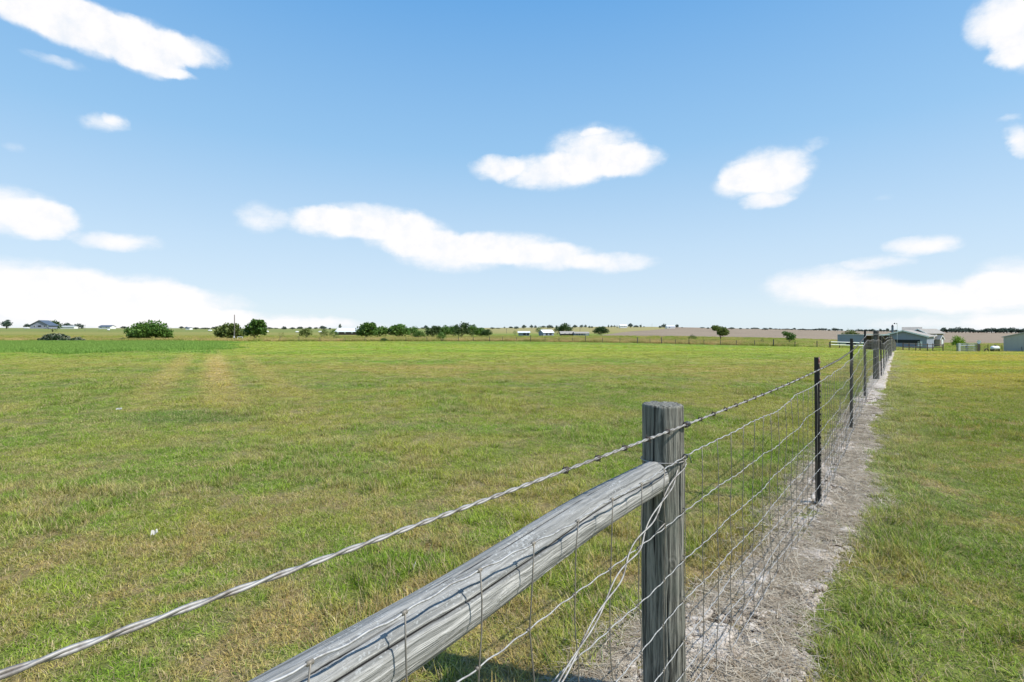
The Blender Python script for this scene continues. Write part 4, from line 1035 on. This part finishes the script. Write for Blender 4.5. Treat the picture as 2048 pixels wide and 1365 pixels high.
YS = 88; zS = pz(706, YS)
o = empty('steel_shed', (at(2007, YS), YS, zS), R(-47)); tag(o, 'large grey steel shed at the right edge of the photo', 'shed')
hL = pz(675, YS)-zS; mb = MB(); mb.prism([(0, -.8), (14, -.8), (14, hL), (7, hL+2.0), (0, hL)], 0, 9); mb.build('wall', M['steel'], o)
for s, P4 in ((0, [(-.25, hL-.05), (7, hL+2.02), (7, hL+2.16), (-.25, hL+.09)]), (1, [(7, hL+2.02), (14.25, hL-.05), (14.25, hL+.09), (7, hL+2.16)])):
    mb = MB(); mb.prism(P4, -.2, 9.2); mb.build('roof', M['steel'], o)
for i in range(20):
    mb = MB(); x0 = .3+i*.7; zt = hL+2.0*(1-abs(x0-7)/7)-.08; mb.box(x0-.02, x0+.02, -.03, .01, -.5, zt); mb.build('rib', M['steel'], o)
mb = MB(); mb.box(4.0, 5.2, -.05, .01, -.3, 2.0); mb.build('door', M['blue'], o)
mb = MB(); mb.tube([(2.35, -.4, -.4), (2.2, -.12, 1.1)], .035, 5); w_ = mb.build('plank', M['brownw'], None, loc=o.location, rot=o.rotation_euler); tag(w_, 'dark thin plank leaning on the front of the grey steel shed', 'plank')
# trailer and kennel shed behind the fence
YT = 92; zT = pz(692, YT)
o = empty('trailer', (at(1675, YT), YT, zT), R(-33)); tag(o, 'boxy blue grey trailer behind the white pipe rails', 'trailer')
lw = (1729-1675)*YT/F*.86; hh = pz(670, YT)-zT
mb = MB(); mb.box(0, lw, 0, 2.2, .35, hh); mb.build('body', M['blue'], o)
mb = MB(); mb.box(-.06, lw+.06, -.08, 2.28, hh, hh+.07); mb.build('roof', M['steel'], o)
for x0 in (1.6, 2.5):
    th = np.arange(12)/12*6.283; mb = MB(); mb.prism([(x0+.33*math.cos(q), .33+.33*math.sin(q)) for q in th], -.05, .16); mb.build('wheel', M['black'], o)
mb = MB(); mb.tube([(-.9, 1.1, .42), (0, 1.1, .42)], .05, 5); mb.build('tow_bar', M['black'], o)
YK = 74; zK = Tz(at(1750, YK), YK)
o = empty('lean_to_shed', (at(1728, YK), YK, zK), R(-36)); tag(o, 'dark open lean-to shed with white edged flat roof behind the wooden post', 'shed')
lw = (1775-1728)*YK/F*.84; hh = pz(669, YK)-zK
mb = MB(); mb.box(.02, lw-.02, 1.8, 1.88, 0.0, hh-.22); mb.build('back_wall', M['brownw'], o)
mb = MB(); mb.box(0, .08, 0, 1.8, 0, hh-.22); mb.build('side_wall', M['brownw'], o)
mb = MB(); mb.box(-.1, lw+.12, -.12, 2.0, hh-.12, hh); mb.build('roof', M['whroof'], o)
for x0 in (.1, lw*.32, lw*.72, lw-.12):
    mb = MB(); mb.box(x0, x0+.09, -.03, .06, 0, hh-.12); mb.build('post', M['pole'], o)
mb = MB(); mb.box(.12, lw-.1, .02, .07, .5, .62); mb.box(.12, lw-.1, .02, .07, .9, 1.02); mb.build('rail', M['pole'], o)
# vent tower and goose neck lamp by the barn
o = empty('vent_tower', (at(1785, 130), 130, Tz(at(1785, 130), 130)), R(-30)); tag(o, 'narrow dark louvred tower with a small cap left of the barn roof', 'tower')
zt = pz(653, 130)-o.location.z; mb = MB(); th = np.arange(12)/12*6.283
mb.tube([(0, 0, 0), (0, 0, zt)], .24, 12); mb.build('shaft', M['rack'], o)
mb = MB(); mb.tube([(0, 0, zt-.02), (0, 0, zt+.12), (0, 0, zt+.42)], [.32, .24, .05], 12); mb.build('cap', M['dark'], o)
for k in range(4):
    mb = MB(); mb.tube([(0, 0, zt-.3-k*.4), (0, 0, zt-.22-k*.4)], .27, 12); mb.build('band', M['pole'], o)
YL = 88; xL = at(1794.5, YL); o = empty('yard_lamp', (xL, YL, Tz(xL, YL))); tag(o, 'thin pale yard lamp pole with a bent arm beside the barn', 'lamp')
zt = pz(648, YL)-o.location.z
mb = MB(); mb.tube([(0, 0, 0), (0, 0, zt-.25), (-.03, 0, zt-.08), (-.12, 0, zt), (-.42, 0, zt+.04)], .035, 7); mb.build('pole', M['pipe'], o)
mb = MB(); mb.tube([(-.36, 0, zt+.04), (-.46, 0, zt+.05), (-.58, 0, zt+.04)], [.05, .12, .06], 8); mb.build('lamp_head', M['black'], o)
mb = MB(); mb.tube([(-.08, 0, zt-.02), (-.08, 0, zt+.12)], [.07, .05], 7); mb.build('sensor', M['black'], o)
# white pipe rails by trailer
def rail_fence(name, label, pts, rails, h, pm, rm, pr, rr2, cat='fence', top_extra=.1):
    x0, y0 = pts[0]; z0 = Tz(x0, y0); o = empty(name, (x0, y0, z0)); tag(o, label, cat)
    for (x, y) in pts:
        z_ = Tz(x, y)-z0; mb = MB(); mb.tube([(x-x0, y-y0, z_-.2), (x-x0, y-y0, z_+h+top_extra)], pr, 7); mb.build('post', M[pm], o)
    for (xa, ya), (xb, yb) in zip(pts, pts[1:]):
        za, zb_ = Tz(xa, ya)-z0, Tz(xb, yb)-z0
        for f in rails:
            a = np.array([xa-x0, ya-y0-pr*1.1, za+h*f]); b = np.array([xb-x0, yb-y0-pr*1.1, zb_+h*f])
            mb = MB(); t = (b-a)/np.linalg.norm(b-a); n_ = np.array([-t[1], t[0], 0])
            for q in (0,): mb.tube([a+t*.01, b-t*.01], rr2, 6)
            mb.build('rail', M[rm], o)
    return o
YP = 82.5
rail_fence('pipe_rail_fence', 'two white pipe rails on dark posts in front of the blue grey trailer', [(at(p, YP), YP) for p in (1661, 1679, 1703, 1727)], [.55, 1.0], 1.0, 'brownw', 'pipe', .05, .075, top_extra=.06)
rail_fence('board_fence', 'low dark board rail fence along the far end of the lawn', [(at(p, 83), 83+i*.4) for i, p in enumerate((1806, 1822, 1839.5, 1852, 1871, 1886, 1911))], [.55, .95], 1.15, 'brownw', 'brownw', .07, .055, top_extra=.12)
rail_fence('wire_pen_fence', 'thin dark post and wire fence left of the white tank', [(at(p, 92), 92) for p in (1960, 1976, 1989, 2004)], [.4, .7, .98], 1.15, 'brownw', 'brownw', .05, .012)
# stacked gate panels
o = empty('gate_panel_stack', (at(1916, 82), 82, Tz(at(1916, 82), 82))); tag(o, 'upright stack of blue grey gate panels at the end of the board fence', 'gates')
lw = (1955-1916)*82/F
for k in range(3):
    mb = MB(); y0 = k*.16
    for i in range(5): mb.tube([(.05*k, y0, .12+i*.27+.03*k), (lw-.1*k, y0, .12+i*.27+.02*k)], .028+.012*(i % 2), 6)
    for x0 in (.04, lw*.5, lw-.12): mb.tube([(x0, y0, .05), (x0, y0, 1.3)], .03, 6)
    mb.build('gate_panel', M['rack'], o)
for x0 in (.05, .22, lw-.05, lw+.12):
    mb = MB(); mb.tube([(x0, -.12, -.1), (x0, -.12, 1.38)], .065, 7); mb.build('post', M['pipe' if x0 < .3 else 'pole'], o)
# dish on short post
xD = at(1959, 80); o = empty('satellite_dish', (xD, 80, Tz(xD, 80))); tag(o, 'small white dish on a short post above the gate panels', 'dish')
zt = pz(684.5, 80)-o.location.z; mb = MB(); mb.tube([(0, 0, 0), (0, 0, zt-.1), (-.05, -.05, zt)], .03, 6); mb.build('mast', M['pole'], o)
V = []; Fc = []
for i in range(5):
    for j in range(14):
        r_ = .06+.25*i/4; q = j/14*6.283; V.append((.12-(r_/.31)**2*-.09, r_*math.cos(q)*.8, r_*math.sin(q)))
Fc = [(i*14+j, i*14+(j+1) % 14, (i+1)*14+(j+1) % 14, (i+1)*14+j) for i in range(4) for j in range(14)]+[tuple(range(14))]
mb = MB(); mb.add(V, Fc); q = mb.build('reflector', M['white'], o, loc=(0, 0, zt), rot=(0, R(-8), R(-150)))
# white rounded tank on a skid
xT = at(1990, 86); o = empty('propane_tank', (xT, 86, pz(704, 86)), R(14)); tag(o, 'white rounded tank on dark legs beside the grey steel shed', 'tank')
L_ = np.linspace(-1, 1, 15); rad = .33*np.sqrt(np.clip(1-np.abs(L_)**5, .0005, 1))
mb = MB(); mb.tube([(x*.9, 0, .66) for x in L_], rad, 18); mb.build('tank', M['whroof'], o, True)
mb = MB(); mb.tube([(.1, 0, .95), (.1, 0, 1.14)], .12, 9); mb.build('valve_dome', M['black'], o)
for x0 in (-.6, .6):
    mb = MB(); mb.box(x0-.07, x0+.07, -.3, .3, 0, .42); mb.build('leg', M['black'], o)
th = np.linspace(0, math.pi, 9)
o2 = MB(); o2.tube([(-1.9+.45*math.cos(q), 0, .1+.42*math.sin(q)) for q in th], .09, 6); w_ = o2.build('bent_hose', M['black'], None, loc=o.location, rot=o.rotation_euler); tag(w_, 'thick black arched hose left of the white tank', 'hose')

# centre farm sheds and houses
Yc = 262
def long_house(name, label, cat, x0, x1, base, eave, ridge, Y_, wall, roof, ops=(), dep=8, trim=None, over=.4):
    """ridge runs left to right; seen from its long side"""
    w_ = (x1-x0)*Y_/F; X_ = at(x0, Y_); z_ = pz(base, Y_); hw = pz(eave, Y_)-z_; hr = pz(ridge, Y_+dep/2)-z_
    return gable(name, label, cat, X_, Y_+dep/2, dep, w_, hw, hr, R(-90), wall, roof, ops, over, trim, z_)
def rops(items, Y_):   # openings on the side facing the camera (local right face), given in photo pixels from the left end
    return [('right', a*Y_/F, z0, w_*Y_/F, hh, mt, nm) for a, z0, w_, hh, mt, nm in items]
long_house('shed', 'small blue shed with pale roof and a dark open bay', 'shed', 1037, 1059, 671.5, 666, 663.3, Yc, 'blue', 'whroof', rops([(12, .2, 5, 1.1, 'dark', 'bay'), (19, .2, 4, 1.1, 'dark', 'bay')], Yc), 6)
o = gable('barn', 'larger blue barn with white roof right of the small blue shed', 'barn', at(1082, Yc), Yc, 3.9, 6.6, pz(665.5, Yc)-pz(671.5, Yc), pz(660.5, Yc)-pz(671.5, Yc), R(-58), 'blue', 'whroof',
      [('right', 2.2, .2, 1.2, 1.1, 'dark', 'bay'), ('right', 4.6, .2, 1.4, 1.1, 'dark', 'bay')], .3, None, pz(671.5, Yc))
long_house('farmhouse', 'low tan roofed farmhouse in front of a dark tree', 'house', 1122, 1149, 671, 668, 663.5, 275, 'brownw', 'tan', rops([(8, .3, 3, .8, 'glass', 'window'), (17, .3, 3, .8, 'glass', 'window')], 275))
long_house('farmhouse', 'long blue walled farmhouse with tan roof right of the first', 'house', 1150, 1178, 671.5, 667.5, 664.5, 268, 'blue', 'tan', rops([(4, .3, 2, .8, 'glass', 'window'), (9, .3, 2, .8, 'glass', 'window'), (14, .3, 2, .8, 'glass', 'window'), (24, .1, 6, 1.1, 'white', 'garage_door')], 268))
# long white shed behind the left trees
long_house('long_shed', 'long low shed with a bright white roof behind the left grove', 'shed', 670, 720, 667, 664, 657, 330, 'brownw', 'whroof', rops([(6, .0, 3, .8, 'white', 'door'), (20, 0, 3, .8, 'white', 'door'), (34, 0, 3, .8, 'white', 'door')], 330), 14)
# left house with slate roof
YQ = 480
gable('house', 'slate blue roofed house on the left skyline', 'house', at(79, YQ), YQ, 15, 12, pz(650.5, YQ)-pz(655, YQ), pz(641, YQ)-pz(655, YQ), R(12), 'blue', 'blued', [('front', -4, .3, 1.2, 1.2, 'glass', 'window'), ('front', 0, .3, 2.6, 1.4, 'dark', 'porch'), ('front', 4, .3, 1.2, 1.2, 'glass', 'window'), ('front', 6.6, .3, 1.2, 1.5, 'white', 'door')], 1.0, None, pz(655, YQ))
tree('tree', 105, 654, 641, 28, 500, 'round', 'dark tree against the right side of the slate roofed house', mat='leafd', nleaf=700, hb=.02)
long_house('white_outbuilding', 'long low white outbuilding right of the slate roofed house', 'outbuilding', 114, 148, 655.5, 653.5, 652.5, 520, 'white', 'whroof', rops([(9, .2, 3, .6, 'dark', 'door')], 520), 5)
long_house('white_house', 'white house with dark roof between skyline trees at left', 'house', 197, 220, 656, 654, 651, 540, 'white', 'blued', rops([(5, .2, 2, .7, 'glass', 'window'), (16, .2, 2, .7, 'glass', 'window')], 540))
long_house('white_house', 'tiny white house on the left horizon between wide bush and pole', 'house', 371, 379, 658, 656.5, 655.3, 600, 'white', 'blued', rops([(4, .2, 1.2, .6, 'glass', 'window')], 600), 6)
# hilltop white house and long white building
long_house('white_house', 'white two gabled house on the hilltop above the ploughed land', 'house', 1240, 1254, 655, 652, 649.5, 820, 'white', 'white', rops([(4, 1.4, 1.3, 1.2, 'glass', 'window'), (9, 1.4, 1.3, 1.2, 'glass', 'window')], 820), 8)
long_house('white_barn', 'long pale barn on the crest right of the hilltop house', 'barn', 1334, 1350, 656, 653.5, 651.5, 860, 'white', 'whroof', rops([(5, .3, 2, 1.2, 'dark', 'door')], 860), 10)
# small white tanks dotted in the pasture
def ground_depth(px, py):
    for Y_ in np.geomspace(100, 1150, 260):
        if 660+(H-Tz(at(px, Y_), Y_))*F/Y_ <= py: return float(Y_)
    return 1150.
def small_tank(px, py, Y_, label, L=1.5):
    Y_ = ground_depth(px, py+2.2); L *= Y_/400
    X_ = at(px, Y_); o = empty('white_tank', (X_, Y_, Tz(X_, Y_)), R(10)); tag(o, label, 'tank'); x_ = np.linspace(-1, 1, 11); rad = .6*Y_/400*np.sqrt(np.clip(1-np.abs(x_)**5, .001, 1)); zc = .78*Y_/400
    mb = MB(); mb.tube([(q*L, 0, zc) for q in x_], rad, 12); mb.build('tank', M['white'], o, True)
    for s in (-.6, .6):
        mb = MB(); mb.box(s*L-.1, s*L+.1, -.35, .35, -.3, zc-.4*Y_/400); mb.build('leg', M['pole'], o)
small_tank(420, 661.5, 300, 'white tank in the pasture between wide bush and utility pole')
small_tank(535, 663.5, 250, 'small white tank in the pasture right of the tall tree', 1.0)
small_tank(594, 664, 240, 'white tank just left of the fan shaped bush', 1.3)
small_tank(640, 664, 245, 'white tank between the fan shaped bush and the small olive bush', 1.4)
small_tank(53, 656.5, 380, 'low white tank on the far left pasture', 2.2)
small_tank(217, 660, 300, 'white tank below the white house at left', 1.0)

# ------------------------------------------------------------------ utility pole, hitching frame, far poles
YU = 112; xU = at(469, YU); o = empty('utility_pole', (xU, YU, Tz(xU, YU))); tag(o, 'tall grey wooden utility pole standing alone at left', 'pole')
zt = pz(630, YU)-o.location.z; mb = MB(); mb.tube([(0, 0, -.2), (0, 0, zt)], [.13, .09], 9); mb.build('shaft', M['pole'], o, True)
mb = MB(); mb.box(-.12, .12, -.24, -.12, pz(676, YU)-o.location.z, pz(672.5, YU)-o.location.z); mb.build('meter_box', M['white'], o)
mb = MB(); mb.tube([(0, -.15, 0), (0, -.15, zt*.4)], .025, 6); mb.build('conduit', M['steel'], o)
mb = MB(); mb.tube([(0, 0, zt), (0, 0, zt+.12)], [.05, .03], 7); mb.build('insulator', M['white'], o)
o = empty('hitching_rail', (at(475, 111), 111, Tz(at(475, 111), 111))); tag(o, 'white pipe frame standing right beside the utility pole', 'frame')
w_ = 10*111/F
mb = MB(); mb.tube([(0, 0, 0), (0, 0, .82), (.05, 0, .88), (w_-.05, 0, .88), (w_, 0, .82), (w_, 0, 0)], .05, 7); mb.build('frame', M['pipe'], o)
mb = MB(); mb.box(.15, w_-.15, .1, .5, 0, .55); mb.build('pump_box', M['dark'], o)
for px, Y_, tp, lb in ((1140, 520, 654, 'thin utility pole above the tan roofed farmhouse'), (1160, 480, 655, 'thin utility pole above the long blue farmhouse'), (1283, 1000, 648, 'thin pole on the hilltop right of the white house'), (1304, 1000, 648, 'faint tall pole on the crest of the ploughed land'), (1013, 420, 657, 'short pole left of the small blue shed'), (170, 560, 650, 'faint pole on the left skyline')):
    X_ = at(px, Y_); o = empty('distant_pole', (X_, Y_, Tz(X_, Y_))); tag(o, lb, 'pole'); zt = pz(tp, Y_)-o.location.z
    mb = MB(); mb.tube([(0, 0, 0), (0, 0, zt)], .14, 6); mb.build('shaft', M['pole'], o)
    mb = MB(); mb.box(-.9, .9, -.22, -.14, zt-.7, zt-.5); mb.build('crossarm', M['pole'], o)

# ------------------------------------------------------------------ cross fence at the far end of the field
def edgeY(px): 
    u = (px-1024)/F; return 100.5-18*min(max(u/.57, 0), 1)
cps = [(560,672,3),(598,673,3),(640,674,3),(690,675,3),(730,676,3),(770,676,3),(812,676,3),(854,674,4),(885,677,3),(917,673,4),(947,677,3),(979,673,5),(1005,677,3),(1033,677,3),(1061,671,5),(1090,677,3),(1118,677,3),(1145,677,3),(1171,672,5),(1205,678,3),(1240,679,3),(1275,675,8),(1300,681,3),(1323,675,8),(1351,681,3),(1378,681,3),(1408,681,4),(1441,681,3),(1473,681,3),(1509,681,4),(1547,679,9),(1590,683,4),(1634,682,6),(1659,684,6)]
p0 = (at(cps[0][0], edgeY(cps[0][0]))); cf = empty('pasture_fence', (p0, edgeY(cps[0][0]), Tz(p0, edgeY(cps[0][0])))); tag(cf, 'long thin post and wire fence across the far end of the field', 'fence')
O_ = np.array(cf.location); tops = []
for px, tp, wk in cps:
    Y_ = edgeY(px)+1.2; X_ = at(px, Y_); z_ = Tz(X_, Y_); h = pz(tp, Y_)-z_; h = min(max(h, .9), 1.7)
    mb = MB(); r_ = .028+.008*wk; mb.tube([(0, 0, -.2), (0, 0, h)], [r_, r_*.9], 7); mb.build('post', M['farpost' if wk != 8 else 'pole'], cf, loc=tuple(np.array([X_, Y_, z_])-O_)); tops.append(np.array([X_, Y_-.06, z_])-O_)
for f in (.25, .5, .75, .95):
    mb = MB(); mb.tube([t+np.array([0, 0, f]) for t in tops], .006, 4); mb.build('wire', M['stay'], cf)
